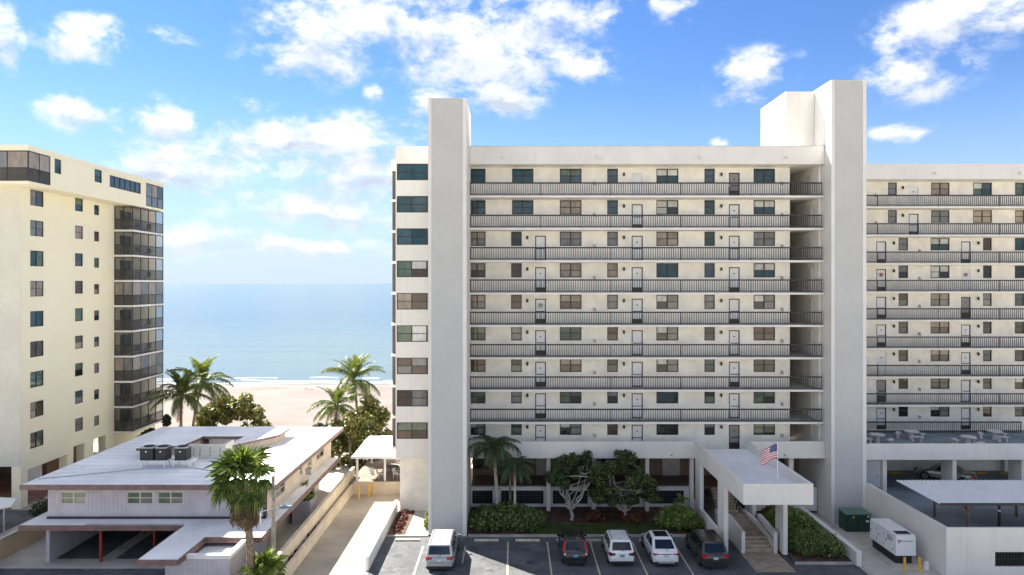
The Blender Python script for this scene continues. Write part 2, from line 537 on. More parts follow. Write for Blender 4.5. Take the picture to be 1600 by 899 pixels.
MESHES = {}
def window(parent, O, rz, u, z, w, h, cols=1, rows=2, mats=None, frame=BRONZE, fw=0.08, split=None, name='window'):
    """frame as the part, each pane a sub-part; O is the wall's reference point, u runs along the wall"""
    key = (round(w, 3), round(h, 3), cols, rows, frame.name, split, fw)
    cs = [w * i / cols for i in range(cols + 1)] if split is None else [0] + [w * q for q in split] + [w]
    if split is not None:
        cols = len(cs) - 1
    if key not in MESHES:
        mb = MB()
        y0, y1 = -0.03, 0.07
        mb.box(0, fw, y0, y1, 0, h)
        mb.box(w - fw, w, y0, y1, 0, h)
        mb.box(fw, w - fw, y0, y1, 0, fw)
        mb.box(fw, w - fw, y0, y1, h - fw, h)
        for c in cs[1:-1]:
            mb.box(c - fw * .6, c + fw * .6, y0 + .006, y1, fw, h - fw)
        for r in range(1, rows):
            zz = h * r / rows
            for i in range(cols):
                a = cs[i] + (fw if i == 0 else fw * .6)
                b = cs[i + 1] - (fw if i == cols - 1 else fw * .6)
                mb.box(a, b, y0 + .012, y1, zz - fw * .4, zz + fw * .4)
        MESHES[key] = mb.mesh('window', [frame])
    U = Vector((math.cos(rz), math.sin(rz), 0))
    o = put(name, MESHES[key], parent, Vector((O[0], O[1], z)) + U * u, rz)
    k = 0
    for r in range(rows):
        for i in range(cols):
            a = cs[i] + (fw if i == 0 else fw * .6)
            b = cs[i + 1] - (fw if i == cols - 1 else fw * .6)
            z0 = h * r / rows + (fw if r == 0 else fw * .4)
            z1 = h * (r + 1) / rows - (fw if r == rows - 1 else fw * .4)
            m = mats[k % len(mats)]
            k += 1
            yy = 0.024 if r == 0 else 0.012
            kk = ('pane', round(b - a, 3), round(z1 - z0, 3), m.name)
            if kk not in MESHES:
                MESHES[kk] = MB().box(0, b - a, 0, 0.02, 0, z1 - z0).mesh('pane', [m])
            put('pane', MESHES[kk], o, (a, yy, z0), local=True)
    return o

def wall_holes(mb, O, rz, u0, u1, z0, z1, holes, depth=0.12, mi=0):
    """wall face with real openings and reveals; holes are (ua, ub, za, zb)"""
    U = Vector((math.cos(rz), math.sin(rz), 0))
    I = Vector((-math.sin(rz), math.cos(rz), 0))
    def P(u, d, z):
        return (O[0] + U.x * u + I.x * d, O[1] + U.y * u + I.y * d, z)
    us = sorted(set([u0, u1] + [h[0] for h in holes] + [h[1] for h in holes]))
    zs = sorted(set([z0, z1] + [h[2] for h in holes] + [h[3] for h in holes]))
    us = [u for u in us if u0 - 1e-6 <= u <= u1 + 1e-6]
    zs = [z for z in zs if z0 - 1e-6 <= z <= z1 + 1e-6]
    for i in range(len(us) - 1):
        for j in range(len(zs) - 1):
            cu, cz = (us[i] + us[i + 1]) / 2, (zs[j] + zs[j + 1]) / 2
            if any(h[0] < cu < h[1] and h[2] < cz < h[3] for h in holes):
                continue
            mb.add([P(us[i], 0, zs[j]), P(us[i + 1], 0, zs[j]), P(us[i + 1], 0, zs[j + 1]), P(us[i], 0, zs[j + 1])], [(0, 1, 2, 3)], mi)
    for (a, b, c, e) in holes:
        D = depth
        mb.add([P(a, 0, c), P(b, 0, c), P(b, D, c), P(a, D, c)], [(3, 2, 1, 0)], mi)
        mb.add([P(a, 0, e), P(b, 0, e), P(b, D, e), P(a, D, e)], [(0, 1, 2, 3)], mi)
        mb.add([P(a, 0, c), P(a, D, c), P(a, D, e), P(a, 0, e)], [(0, 1, 2, 3)], mi)
        mb.add([P(b, 0, c), P(b, 0, e), P(b, D, e), P(b, D, c)], [(0, 1, 2, 3)], mi)
    # back, top, bottom and ends close the wall
    T = 0.2
    mb.add([P(u0, T, z0), P(u1, T, z0), P(u1, T, z1), P(u0, T, z1)], [(3, 2, 1, 0)], mi)
    mb.add([P(u0, 0, z0), P(u0, 0, z1), P(u0, T, z1), P(u0, T, z0)], [(0, 1, 2, 3)], mi)
    mb.add([P(u1, 0, z0), P(u1, T, z0), P(u1, T, z1), P(u1, 0, z1)], [(0, 1, 2, 3)], mi)
    mb.add([P(u0, 0, z1), P(u1, 0, z1), P(u1, T, z1), P(u0, T, z1)], [(0, 1, 2, 3)], mi)
    mb.add([P(u0, 0, z0), P(u1, 0, z0), P(u1, T, z0), P(u0, T, z0)], [(3, 2, 1, 0)], mi)

def door(parent, O, rz, u, z, w, h, style):
    """storm door: dark frame, one or two lights, kick plate; or a plain white leaf"""
    U = Vector((math.cos(rz), math.sin(rz), 0))
    key = ('door', round(w, 3), style)
    if key not in MESHES:
        mb = MB()
        f = 0.085 if style != 'plain' else 0.05
        mb.box(0, f, -0.03, 0.06, 0, h)
        mb.box(w - f, w, -0.03, 0.06, 0, h)
        mb.box(f, w - f, -0.03, 0.06, h - f, h)
        if style in ('storm', 'grey'):
            mb.box(f, w - f, -0.024, 0.06, 0, 0.42 if style == 'storm' else 0.62)
            mb.box(f, w - f, -0.018, 0.05, 1.02, 1.09)
        elif style == 'full':
            mb.box(f, w - f, -0.024, 0.06, 0, 0.09)
            mb.box(f, w - f, -0.018, 0.05, 1.0, 1.06)
        MESHES[key] = mb.mesh('door', [BRONZE if style != 'plain' else DOORW])
        lf = MB().box(f, w - f, 0.005, 0.04, 0.02 if style == 'plain' else 0.09, h - f)
        MESHES[key + ('leaf',)] = lf.mesh('door_leaf', [DOORG if style == 'grey' else DOORW])
        MESHES['handle'] = MB().box(0, 0.04, -0.07, -0.03, 0, 0.14).mesh('handle', [CHROME])
        MESHES['knocker'] = MB().box(0, 0.14, -0.012, 0.005, 0, 0.09).mesh('plaque', [BRONZE])
    o = put('door', MESHES[key], parent, Vector((O[0], O[1], z)) + U * u, rz)
    put('door_leaf', MESHES[key + ('leaf',)], o, (0, 0, 0), local=True)
    put('handle', MESHES['handle'], o, (0.05 if style != 'plain' else 0.14, 0, 0.98), local=True)
    if random.random() < 0.6:
        put('plaque', MESHES['knocker'], o, (w / 2 - 0.07, 0, 1.55), local=True)
    return o

def lantern(parent, O, rz, u, z):
    U = Vector((math.cos(rz), math.sin(rz), 0))
    if 'lantern' not in MESHES:
        mb = MB()
        mb.box(-0.05, 0.05, -0.03, 0.0, -0.02, 0.16)
        mb.cyl(0, -0.12, -0.14, 0.10, 0.075, 8, 0.10)
        mb.cyl(0, -0.12, 0.10, 0.16, 0.10, 8, 0.03)
        mb.box(-0.015, 0.015, -0.12, -0.02, 0.13, 0.155)
        MESHES['lantern'] = mb.mesh('wall_lamp', [BRONZE])
    return put('wall_lamp', MESHES['lantern'], parent, Vector((O[0], O[1], z)) + U * u, rz)

def meterbox(parent, O, rz, u, z):
    U = Vector((math.cos(rz), math.sin(rz), 0))
    if 'meter' not in MESHES:
        mb = MB()
        mb.box(-0.11, -0.03, -0.08, 0, 0, 0.30)
        mb.box(0.03, 0.11, -0.07, 0, -0.05, 0.24)
        mb.box(-0.03, 0.03, -0.03, 0, 0.05, 0.1)
        MESHES['meter'] = mb.mesh('meter_box', [pmat('meter_beige', (0.5, 0.42, 0.3), 0.6, 0.1, 3)])
    return put('meter_box', MESHES['meter'], parent, Vector((O[0], O[1], z)) + U * u, rz)

def railing(parent, x0, x1, y, z, step=0.19, h=1.1):
    """steel balcony railing: top rail as the part, bottom rail, end posts and balusters below it"""
    o = build('railing', MB().box(x0, x1, y - 0.05, y + 0.05, z + h - 0.11, z + h), RAILM, parent)
    build('bottom_rail', MB().box(x0, x1, y - 0.03, y + 0.03, z + 0.075, z + 0.145), RAILM, o)
    mb = MB()
    x = x0 + 0.08
    while x < x1 - 0.05:
        mb.box(x - 0.02, x + 0.02, y - 0.017, y + 0.017, z + 0.146, z + h - 0.111)
        x += step
    build('balusters', mb, RAILM, o, 'stuff')
    n = max(2, int((x1 - x0) / 5.5) + 1)
    key = ('rpost', h)
    if key not in MESHES:
        MESHES[key] = MB().box(-0.02, 0.02, -0.022, 0.022, 0, h - 0.111).mesh('post', [RAILM])
    for i in range(n):
        px = x0 + 0.035 + (x1 - x0 - 0.07) * i / (n - 1)
        put('post', MESHES[key], o, (px, y, z))
    return o

def pick(top):
    """what shows in one window: list of pane materials, lower row first"""
    r = random.random()
    if top:
        return random.choice([[G_GREY], [G_BEIGE], [G_TEAL, G_TEAL, G_LITE, G_LITE], [G_BLUE, G_BLUE, G_GREEN, G_GREEN], [G_DARK, G_DARK, G_LITE, G_LITE], [G_LITE, G_DARK, G_LITE, G_LITE], [G_GREY, G_GREY, G_LITE, G_LITE], [G_TEAL]])
    if r < .2: return [G_DARK]
    if r < .38: return [G_BROWN, G_BROWN, G_BEIGE, G_BEIGE]
    if r < .52: return [G_DARK, G_GREY, G_LITE, G_GREY]
    if r < .64: return [G_GREEN, G_DARK, G_GREEN, G_GREEN]
    if r < .76: return [G_TEAL]
    if r < .88: return [G_BROWN]
    return [G_GREY, G_GREY, G_BEIGE, G_BEIGE]

# ------------------------------------------------------------------ the setting
def setting():
    # town ground, one sheet from behind the camera to the back of the beach
    mb = MB()
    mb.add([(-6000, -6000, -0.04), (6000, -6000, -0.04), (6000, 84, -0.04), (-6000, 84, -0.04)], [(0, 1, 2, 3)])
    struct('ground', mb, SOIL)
    # beach: gently uneven sand that slopes into the water
    xs = [-6000, -1500, -500] + [-240 + 4 * i for i in range(121)] + [500, 1500, 6000]
    ys = [78 + 1.5 * i for i in range(70)] + [200, 240]
    rng = np.random.RandomState(4)
    ph = rng.rand(12) * 6.28
    mb = MB()
    vs = []
    for y in ys:
        for x in xs:
            z = -0.02 + 0.05 * math.sin(x * .21 + ph[0]) * math.sin(y * .33 + ph[1]) + 0.04 * math.sin(x * .55 + y * .4 + ph[2]) + 0.03 * math.sin(y * 1.1 - x * .13 + ph[3])
            if y < 84:
                z -= 0.02 * (84 - y) + 0.06
            else:
                z += min(1, (y - 84) / 10) * 0.12
            if y > 128:
                z = z * max(0, 1 - (y - 128) / 20) - (y - 128) * 3 / 52
            vs.append((x, y, z))
    nx = len(xs)
    fs = [(j * nx + i, j * nx + i + 1, (j + 1) * nx + i + 1, (j + 1) * nx + i) for j in range(len(ys) - 1) for i in range(nx - 1)]
    mb.add(vs, fs)
    sand = bpy.data.materials.new('beach_sand_wet')
    sand.use_nodes = True
    t = NT(sand.node_tree)
    bs = t.n['Principled BSDF']
    geo = t.node('ShaderNodeNewGeometry')
    pos = geo.outputs['Position']
    sp = t.node('ShaderNodeSeparateXYZ')
    t.link(pos, sp.inputs[0])
    n1 = t.noise(pos, 0.10, 5, .6)
    n2 = t.noise(t.vmul(pos, (0.25, 1, 1)), 0.5, 5, .65)
    dry = t.mix(t.smooth(n1, .3, .7), (0.135, 0.112, 0.102, 1), (0.175, 0.148, 0.136, 1))
    dry = t.mix(t.math('MULTIPLY', t.smooth(n2, .52, .72), .35), dry, (0.105, 0.086, 0.076, 1))
    wet = t.smooth(t.math('ADD', sp.outputs[1], t.math('MULTIPLY', t.math('SUBTRACT', n2, .5), 6.0)), 129, 134)
    cc = t.mix(wet, dry, (0.13, 0.115, 0.105, 1))
    t.link(cc, bs.inputs['Base Color'])
    t.link(t.lin(wet, 0, 1, .95, .35), bs.inputs['Roughness'])
    b = t.node('ShaderNodeBump')
    b.inputs['Strength'].default_value = 0.7
    b.inputs['Distance'].default_value = 0.15
    t.link(t.noise(pos, 1.1, 5, .65), b.inputs['Height'])
    t.link(b.outputs[0], bs.inputs['Normal'])
    struct('beach', mb, sand, 179)
    # ocean
    m = bpy.data.materials.new('gulf_water')
    m.use_nodes = True
    t = NT(m.node_tree)
    bs = t.n['Principled BSDF']
    geo = t.node('ShaderNodeNewGeometry')
    pos = geo.outputs['Position']
    sp = t.node('ShaderNodeSeparateXYZ')
    t.link(pos, sp.inputs[0])
    shallow = t.smooth(sp.outputs[1], 140, 420)
    big = t.noise(t.vmul(pos, (0.3, 1, 1)), 0.012, 4, .6)
    wc = t.mix(shallow, (0.105, 0.145, 0.15, 1), (0.045, 0.095, 0.135, 1))
    wc = t.mix(t.math('MULTIPLY', t.smooth(big, .35, .7), .5), wc, (0.065, 0.115, 0.15, 1))
    t.link(wc, bs.inputs['Base Color'])
    bs.inputs['Roughness'].default_value = 0.16
    bs.inputs['IOR'].default_value = 1.33
    wv = t.noise(t.vmul(pos, (0.35, 1.0, 1)), 0.55, 6, .62)
    wv2 = t.noise(t.vmul(pos, (0.25, 1.0, 1)), 0.06, 3, .55)
    hsum = t.math('ADD', wv, t.math('MULTIPLY', wv2, 2.5))
    b = t.node('ShaderNodeBump')
    b.inputs['Strength'].default_value = 0.6
    b.inputs['Distance'].default_value = 0.65
    t.link(hsum, b.inputs['Height'])
    t.link(b.outputs[0], bs.inputs['Normal'])
    mb = MB()
    mb.add([(-60000, 131, -0.5), (60000, 131, -0.5), (60000, 60000, -0.5), (-60000, 60000, -0.5)], [(0, 1, 2, 3)])
    struct('ocean', mb, m)
    # surf: ragged bands of foam along the water's edge
    foam = pmat('sea_foam', (0.85, 0.87, 0.88), 0.8, 0.05, 1.0)
    rng = np.random.RandomState(9)
    for (yc, wd, z, dens) in [(137.4, 1.3, -0.47, .97), (140.6, 0.5, -0.46, .75), (144.5, 0.22, -0.46, .5)]:
        mb = MB()
        x = -190.0
        while x < 150:
            L = 2 + rng.rand() * 7
            if rng.rand() < dens:
                n = 6
                pts_a, pts_b = [], []
                for i in range(n + 1):
                    xx = x + L * i / n
                    base = yc + 0.9 * math.sin(xx * .11 + yc) + 0.5 * math.sin(xx * .43)
                    ww = wd * (0.35 + 0.9 * rng.rand()) * (math.sin(math.pi * (i + .3) / (n + .6)) ** .5)
                    pts_a.append((xx, base - ww, z))
                    pts_b.append((xx, base + ww * .6, z + .03))
                vs = pts_a + pts_b
                mb.add(vs, [(i, i + 1, n + 2 + i, n + 1 + i) for i in range(n)])
            x += L * (0.96 if dens > .9 else 1.0)
        tag(build('surf_foam', mb, foam, None, 'stuff'), 'white surf foam breaking along the edge of the Gulf' if yc < 139 else 'thin broken line of foam at %d metres off the sand' % round(yc - 136), 'foam')
    # line of seaweed on the sand
    weed = pmat('dried_seaweed', (0.13, 0.09, 0.06), 0.95, 0.2, 2.0)
    mb = MB()
    for i in range(230):
        x = -125 + rng.rand() * 155
        y = 126.6 + rng.randn() * .45 + .5 * math.sin(x * .2)
        s = .12 + rng.rand() * .4
        k = 5
        an = rng.rand() * 6.28
        vs = [(x + s * 1.5 * math.cos(an + 6.28 * j / k) * (.6 + .6 * rng.rand()), y + s * .7 * math.sin(an + 6.28 * j / k), .02) for j in range(k)] + [(x, y, .06 + .14 * rng.rand())]
        mb.add(vs, [(j, (j + 1) % k, k) for j in range(k)])
    tag(build('seaweed', mb, weed, None, 'stuff'), 'dark line of dried seaweed washed up on the sand', 'seaweed')

    # parking lot in front of the white building, with the street it opens from
    lot = struct('parking_lot', MB().box(-9.75, 24.0, 6, 52.72, -0.2, 0.0), ASPH)
    for i, x in enumerate((-6.62, -3.48, -0.31, 2.67, 5.92, 9.1, 12.2)):
        y1 = 51.7 if i > 1 else 50.9
        a = MB().box(x - .055, x + .055, 45.0 if i != 1 else 47.8, y1, 0.003, 0.006)
        build('parking_line', a, LINEP, lot)
    stain = pmat('oil_stained_asphalt', (0.06, 0.06, 0.063), .7, .2, 2.0)
    rs = np.random.RandomState(5)
    for (sx, sy, sr) in ((-1.8, 48.6, .5), (1.3, 47.9, .35), (-1.5, 46.6, .28), (1.1, 50.2, .4), (-8.2, 49.0, .45), (-7.6, 47.3, .3), (6.0, 45.6, .3), (-4.6, 45.9, .3), (9.2, 45.7, .35)):
        pts = [(sx + sr * (.6 + .7 * rs.rand()) * math.cos(6.283 * q / 11), sy + sr * (.6 + .7 * rs.rand()) * math.sin(6.283 * q / 11)) for q in range(11)]
        build('oil_stain', MB().prism(pts, .001, .0025), stain, lot)
    struct('street', MB().box(-80, 80, -14, 5.9, -0.2, -0.005), ASPH)
    # kerbs
    k = struct('kerb', MB().box(-3.4, 15.15, 52.74, 52.9, -0.1, 0.15), KERB)
    struct('kerb_right', MB().box(19.75, 23.85, 47.55, 47.72, -0.1, 0.15), KERB)
    struct('kerb_left', MB().box(-9.7, -6.6, 52.74, 52.9, -0.1, 0.1), KERB)
    # planting bed, rising towards the wall, with a strip of lawn by the kerb
    mb = MB()
    def bed(x0, x1, y0, y1, z0, z1, nx=24, ny=10, amp=.05):
        m2 = MB()
        vs = []
        r2 = np.random.RandomState(int(x0 * 7) & 255)
        for j in range(ny + 1):
            for i in range(nx + 1):
                e = amp * (r2.rand() - .5) if 0 < i < nx and 0 < j < ny else 0
                vs.append((x0 + (x1 - x0) * i / nx, y0 + (y1 - y0) * j / ny, z0 + (z1 - z0) * j / ny + e))
        m2.add(vs, [(j * (nx + 1) + i, j * (nx + 1) + i + 1, (j + 1) * (nx + 1) + i + 1, (j + 1) * (nx + 1) + i) for j in range(ny) for i in range(nx)])
        return m2
    struct('planting_bed', bed(-3.48, 15.3, 52.9, 58.22, .10, .55), MULCH, 179)
    struct('planting_bed_right', bed(19.75, 23.85, 47.72, 57.0, .10, .45), MULCH, 179)
    struct('lawn_soil', bed(1.8, 12.0, 52.92, 54.9, .125, .30, 20, 6, .02), pmat('turf_soil', (0.045, 0.07, 0.025), .95, .2, 2.0, .5, 20), 179)
    # concrete walk left of the big fin wall, and the flower bed beside it
    struct('side_walk', MB().box(-8.3, -6.55, 52.9, 59.5, -0.1, 0.06), CONC)
    struct('flower_bed', bed(-9.7, -8.35, 52.9, 59.3, .05, .10, 6, 14, .04), MULCH, 179)
    # driveway that runs back between two walls
    struct('driveway', MB().box(-14.75, -10.02, 10, 63.4, -0.2, 0.004), CONC_T)
    # entrance walk of pavers and service yard
    struct('paver_walk', MB().box(16.6, 19.3, 46.3, 49.75, -0.1, 0.012), PAVER)
    struct('service_yard', MB().box(24.25, 28.9, 6, 55.68, -0.2, 0.02), CONC)
    # ground of the neighbouring plots on the left
    struct('neighbour_forecourt', MB().box(-36, -15.6, 8, 46.9, -0.2, 0.004), ASPH)
    struct('carport_apron', MB().box(-40, -18.4, 46.9, 57.5, -0.2, 0.03), CONC)
    struct('neighbour_yard', MB().box(-70, -36.3, 44, 59, -0.2, 0.0), ASPH)
    struct('alley', MB().box(-18.2, -15.5, 46.95, 72, -0.2, 0.012), CONC)
    struct('garden_court', MB().box(-70, -43, 59.3, 78, -0.2, 0.02), pmat('brick_red_court', (0.28, 0.15, 0.11), .9, .15, 1.0, .3, 10))
    struct('patio_ground', MB().box(-18, -9.9, 72.1, 83, -0.2, 0.05), CONC)
setting()

def grass_patch(x0, x1, y0, y1, z0, z1, n, label):
    rng = np.random.RandomState(31)
    mb = MB()
    for i in range(n):
        x = x0 + (x1 - x0) * rng.rand()
        t = rng.rand()
        y = y0 + (y1 - y0) * t
        z = z0 + (z1 - z0) * t
        h = .05 + .07 * rng.rand()
        a = rng.rand() * 6.28
        w = .02
        dx, dy = math.cos(a) * w, math.sin(a) * w
        mb.add([(x - dx, y - dy, z), (x + dx, y + dy, z), (x + .05 * (rng.rand() - .5), y + .05 * (rng.rand() - .5), z + h)], [(0, 1, 2)])
    o = build('lawn_grass', mb, leafmat('lawn_blade', (0.06, 0.10, 0.025), (0.18, 0.24, 0.075), .2), None, 'stuff')
    tag(o, label, 'grass')
grass_patch(1.9, 11.9, 52.95, 54.8, .14, .31, 9000, 'strip of short shaded lawn behind the kerb and parked cars')

# ------------------------------------------------------------------ the white condominium building
def FL(k):
    return 8.03 + 2.7 * k

def condominium():
    B = thing('condominium_building', 'long white ten-storey condominium with open walkways and two tall fin towers', 'building', (9, 60, 0))
    YB, YR = 58.5, 57.0
    XW0, XW1 = -5.5, XP(1231.5, YB)
    # hidden masses behind the walkway walls
    build('core_block', MB().box(-9.70, XW1 - .05, 58.72, 76, 5.06, 30.1), STUCCO, B)
    build('core_block', MB().box(26.3, 52.5, 66.76, 80, 5.4, 30.1), STUCCO, B)
    build('roof', MB().box(-9.6, 26.0, 57.25, 76, 30.12, 30.3), ROOFW, B)
    build('roof', MB().box(26.4, 52.5, 65.2, 80, 30.12, 30.3), ROOFW, B)
    # walkway floors k = -1 .. 7
    for k in range(-1, 8):
        z0 = FL(k)
        z1 = z0 + 2.53 if k < 7 else 29.53
        top = k >= 6
        holes, items = [], []
        def addw(pa, pb, wide, mats, split=None):
            ua, ub = XP(pa, YB) - XW0, XP(pb, YB) - XW0
            holes.append((ua, ub, z0 + 1.27, z0 + 2.50))
            items.append(('w', ua, ub, wide, mats, split))
        def addd(pa, pb, st):
            ua, ub = XP(pa, YB) - XW0, XP(pb, YB) - XW0
            holes.append((ua, ub, z0 + .005, z0 + 2.15))
            items.append(('d', ua, ub, st))
        lamps, meters = [], []
        teal = [G_TEAL]
        addw(724, 758.7, 2, teal if top else pick(False), (0.62,))
        if top:
            addw(800, 833.5, 2, teal if k == 7 else [G_BLUE])
        else:
            addw(798.6, 815.3, 1, pick(False))
            lamps.append(823.9)
            addd(836.2, 853, random.choice(['storm', 'storm', 'full', 'storm', 'full']))
        addw(874.7, 908.7, 2, pick(k >= 4))
        addw(948.8, 965.5, 1, pick(k >= 4))
        lamps.append(974.8)
        addd(987, 1004.4, 'plain' if k == 7 else random.choice(['storm', 'full', 'storm', 'full', 'full', 'grey']))
        addw(1025.6, 1060, 2, pick(k >= 4))
        addw(1100.6, 1117, 1, pick(k >= 4))
        lamps.append(1127)
        addd(1138.9, 1155.8, random.choice(['storm', 'full', 'full', 'storm', 'full', 'grey']))
        addw(1177.4, 1211, 2, pick(k >= 4))
        meters += [929, 1222]
        mb = MB()
        wall_holes(mb, (XW0, YB), 0, 0, XW1 - XW0, z0, z1, holes)
        build('walkway_wall', mb, CREAMW, B)
        for it in items:
            if it[0] == 'w':
                _, ua, ub, wide, mats, split = it
                window(B, (XW0, YB + .06), 0, ua, z0 + 1.27, ub - ua, 1.23, wide, 2, mats, split=split)
            else:
                door(B, (XW0, YB + .06), 0, it[1], z0 + .005, it[2] - it[1], 2.145, it[3])
        for p in lamps:
            lantern(B, (XP(p, YB - .05), YB), 0, 0, z0 + 1.98)
        for p in meters:
            meterbox(B, (XP(p, YB - .05), YB), 0, 0, z0 + 1.12)
        # end of the walkway: recessed lift lobby with dark doors
        s = build('side_wall', MB().box(XW1, XW1 + .15, 58.5, 63.6, z0, z1), CREAMW, B)
        s = build('lobby_back_wall', MB().box(XW1 + .15, 26.0, 63.4, 63.6, z0, z1), BROWNW, B)
        for dx in (.25, 1.2):
            build('lift_door', MB().box(XW1 + .2 + dx, XW1 + .2 + dx + .8, 63.33, 63.4, z0 + .01, z0 + 2.1), DOORG, B)
        build('lobby_side_wall', MB().box(25.9, 26.04, 57.6, 63.4, z0, z1), CREAMW, B)
        build('stair_door', MB().box(25.85, 25.9, 59.0, 59.95, z0 + .01, z0 + 2.08), STUCCO, B)
        if k >= 0:
            build('walkway_slab', MB().box(-3.6, 26.03, 56.93, 58.49, z0 - .17, z0 - .012), SLABW, B)
            build('walkway_floor', MB().box(-3.55, 26.0, 56.99, 58.49, z0 - .012, z0), DECKW, B)
            build('walkway_slab', MB().box(XW1 + .16, 26.03, 58.5, 63.39, z0 - .17, z0 - .003), DECKW, B)
            railing(B, -3.50, 25.86, YR, z0)
    # roof edge
    build('parapet', MB().box(-3.50, 26.04, 56.9, 57.2, 29.53, 31.03), STUCCO, B)
    build('soffit', MB().box(-3.5, 26.03, 57.2, 63.4, 29.535, 29.75), CREAMW, B)
    build('parapet_cap', MB().box(-3.50, 26.04, 56.87, 57.23, 31.03, 31.06), GALV, B)
    build('parapet', MB().box(29.0, 52.5, 64.95, 65.2, 29.5, 30.97), STUCCO, B)
    build('soffit', MB().box(29.0, 52.5, 65.2, 66.7, 29.51, 29.75), CREAMW, B)
    for p, Y, py in ((785, 56.9, 245), (935, 56.9, 246), (1094, 56.9, 246), (1229, 56.9, 246), (1461, 64.95, 271), (1594, 64.95, 271)):
        mb = MB()
        x, z = XP(p, Y), ZP(py, Y)
        mb.cyl(x, Y - .14, z - .12, z + .03, .17, 12, .12)
        mb.box(x - .05, x + .05, Y - .08, Y, z, z + .10)
        build('flood_lamp', mb, WHITE_P, B)
    # left end with the ribbon of triple windows
    XL0 = -9.72
    holes = []
    for j in range(9):
        zt = 29.59 - 2.7 * j
        holes.append((XP(620, YR) - XL0, 3.55, zt - 1.38, zt))
    mb = MB()
    wall_holes(mb, (XL0, 57.0), 0, 0, 3.75, 5.0, 31.03, holes, .14)
    build('end_wall', mb, STUCCO, B)
    ribbons = [[G_TEAL], [G_TEAL, G_BLUE, G_TEAL], [G_BLUE, G_TEAL, G_BLUE], [G_GREEN, G_BROWN, G_DARK, G_GREEN, G_LITE, G_BROWN], [G_BEIGE, G_BROWN, G_GREY], [G_GREEN, G_LITE, G_GREEN], [G_GREY, G_BROWN, G_DARK, G_BROWN, G_GREY, G_BROWN], [G_BROWN, G_GREY, G_BROWN], [G_BROWN, G_DARK, G_BROWN, G_GREEN, G_GREEN, G_GREEN]]
    for j, h in enumerate(holes):
        window(B, (XL0, 57.06), 0, h[0], h[2], h[1] - h[0], h[3] - h[2], 3, 2, ribbons[j], split=(.36, .72), fw=.06)
    build('end_block', MB().box(XL0, -6.55, 57.21, 58.7, 5.05, 30.1), STUCCO, B)
    build('end_parapet', MB().box(XL0, XL0 + .2, 57.2, 76, 30.1, 31.03), STUCCO, B)
    build('ground_wall', MB().box(-9.62, -6.4, 58.62, 72, 0, 5.0), CREAMW, B)
    build('ground_wall', MB().box(-3.6, 26, 62.4, 62.6, 0, 5.05), BROWNW, B)
    # screened balconies that stand out on the beach side of that end
    for j in range(9):
        z = 5.33 + 2.7 * j
        b = build('balcony_slab', MB().box(-10.56, XL0, 59.6, 67.5, z - .22, z), SLABW, B)
        mb = MB()
        mb.box(-10.42, XL0, 59.7, 59.74, z + .03, z + 2.45)
        mb.box(-10.46, -10.42, 59.7, 67.4, z + .03, z + 2.45)
        build('balcony_screen', mb, pmat('brown_screen_frame', (.10, .085, .075), .6, .1, 1), b)
    build('balcony_slab', MB().box(-10.56, XL0, 59.6, 67.5, 29.4, 30.4), SLABW, B)
    # the two fin towers
    for (x0, x1, y0, y1, zt) in ((-6.5, -3.52, 52.9, 58.45, 33.98), (26.06, 28.92, 55.7, 64.0, 36.2)):
        tw = build('fin_tower', MB().box(x0 + .005, x1 - .005, y0 + .06, y1, 0, zt), STUCCO, B)
        for a, b in ((x0, x0 + .26), (x1 - .30, x1)):
            build('edge_band', MB().box(a, b, y0, y0 + .05, 0, zt), STUCCO, tw)
        build('textured_panel', MB().box(x0 + .262, x1 - .302, y0 + .022, y0 + .055, .002, zt - .03), STUCCO_R, tw)
    build('penthouse', MB().box(23.6, 26.05, 58.8, 64.7, 30.3, 36.12), STUCCO, B)
    build('penthouse', MB().box(26.06, 28.9, 64.01, 66.5, 5.2, 36.0), STUCCO, B)
    mb = MB().box(11.5, 12.7, 60, 61, 30.3, 31.25)
    build('roof_hatch', mb, GALV, B)
    build('roof_vent', MB().cyl(XP(985, 61), 61, 30.3, 31.5, .45, 12, .3), WHITE_P, B)

    # ---- right wing, set back
    YB2, YR2 = 66.55, 65.05
    X2 = 29.0
    for k in range(-1, 8):
        z0 = FL(k)
        z1 = z0 + 2.53 if k < 7 else 29.5
        holes, items, lamps, meters = [], [], [], []
        def addw(pa, pb, wide, mats):
            ua, ub = XP(pa, YB2) - X2, XP(pb, YB2) - X2
            holes.append((ua, ub, z0 + 1.27, z0 + 2.50))
            items.append(('w', ua, ub, wide, mats))
        def addd(pa, pb, st):
            ua, ub = XP(pa, YB2) - X2, XP(pb, YB2) - X2
            holes.append((ua, ub, z0 + .005, z0 + 2.15))
            items.append(('d', ua, ub, st))
        if k >= 6:
            addw(1387.5, 1401.4, 1, pick(True))
            lamps.append(1410.7)
            addd(1420, 1435.3, 'plain' if k == 7 else 'storm')
            addw(1454.8, 1483.6, 2, pick(True))
            addw(1520.5, 1550, 2, [TANB] if k == 6 else [G_GREEN, G_TEAL, G_LITE, G_BLUE])
            addw(1586, 1614, 2, [TANB] if k == 6 else [G_GREEN])
            meters.append(1369)
        else:
            addd(1369.4, 1384.8, 'plain' if k == 1 else random.choice(['storm', 'storm', 'full', 'grey']))
            lamps.append(1396.6)
            addw(1404, 1418.8, 1, pick(False))
            addw(1454, 1483.6, 2, pick(k > 3))
            addd(1501.8, 1516.7, 'plain' if k == 4 else random.choice(['full', 'storm', 'storm', 'grey']))
            lamps.append(1528.5)
            addw(1536, 1549.6, 1, pick(False))
            addw(1585.6, 1614, 2, pick(False))
            meters.append(1437)
        mb = MB()
        wall_holes(mb, (X2, YB2), 0, 0, 52.4 - X2, z0 - (0 if k >= 0 else .002), z1, holes)
        build('walkway_wall', mb, CREAMW, B)
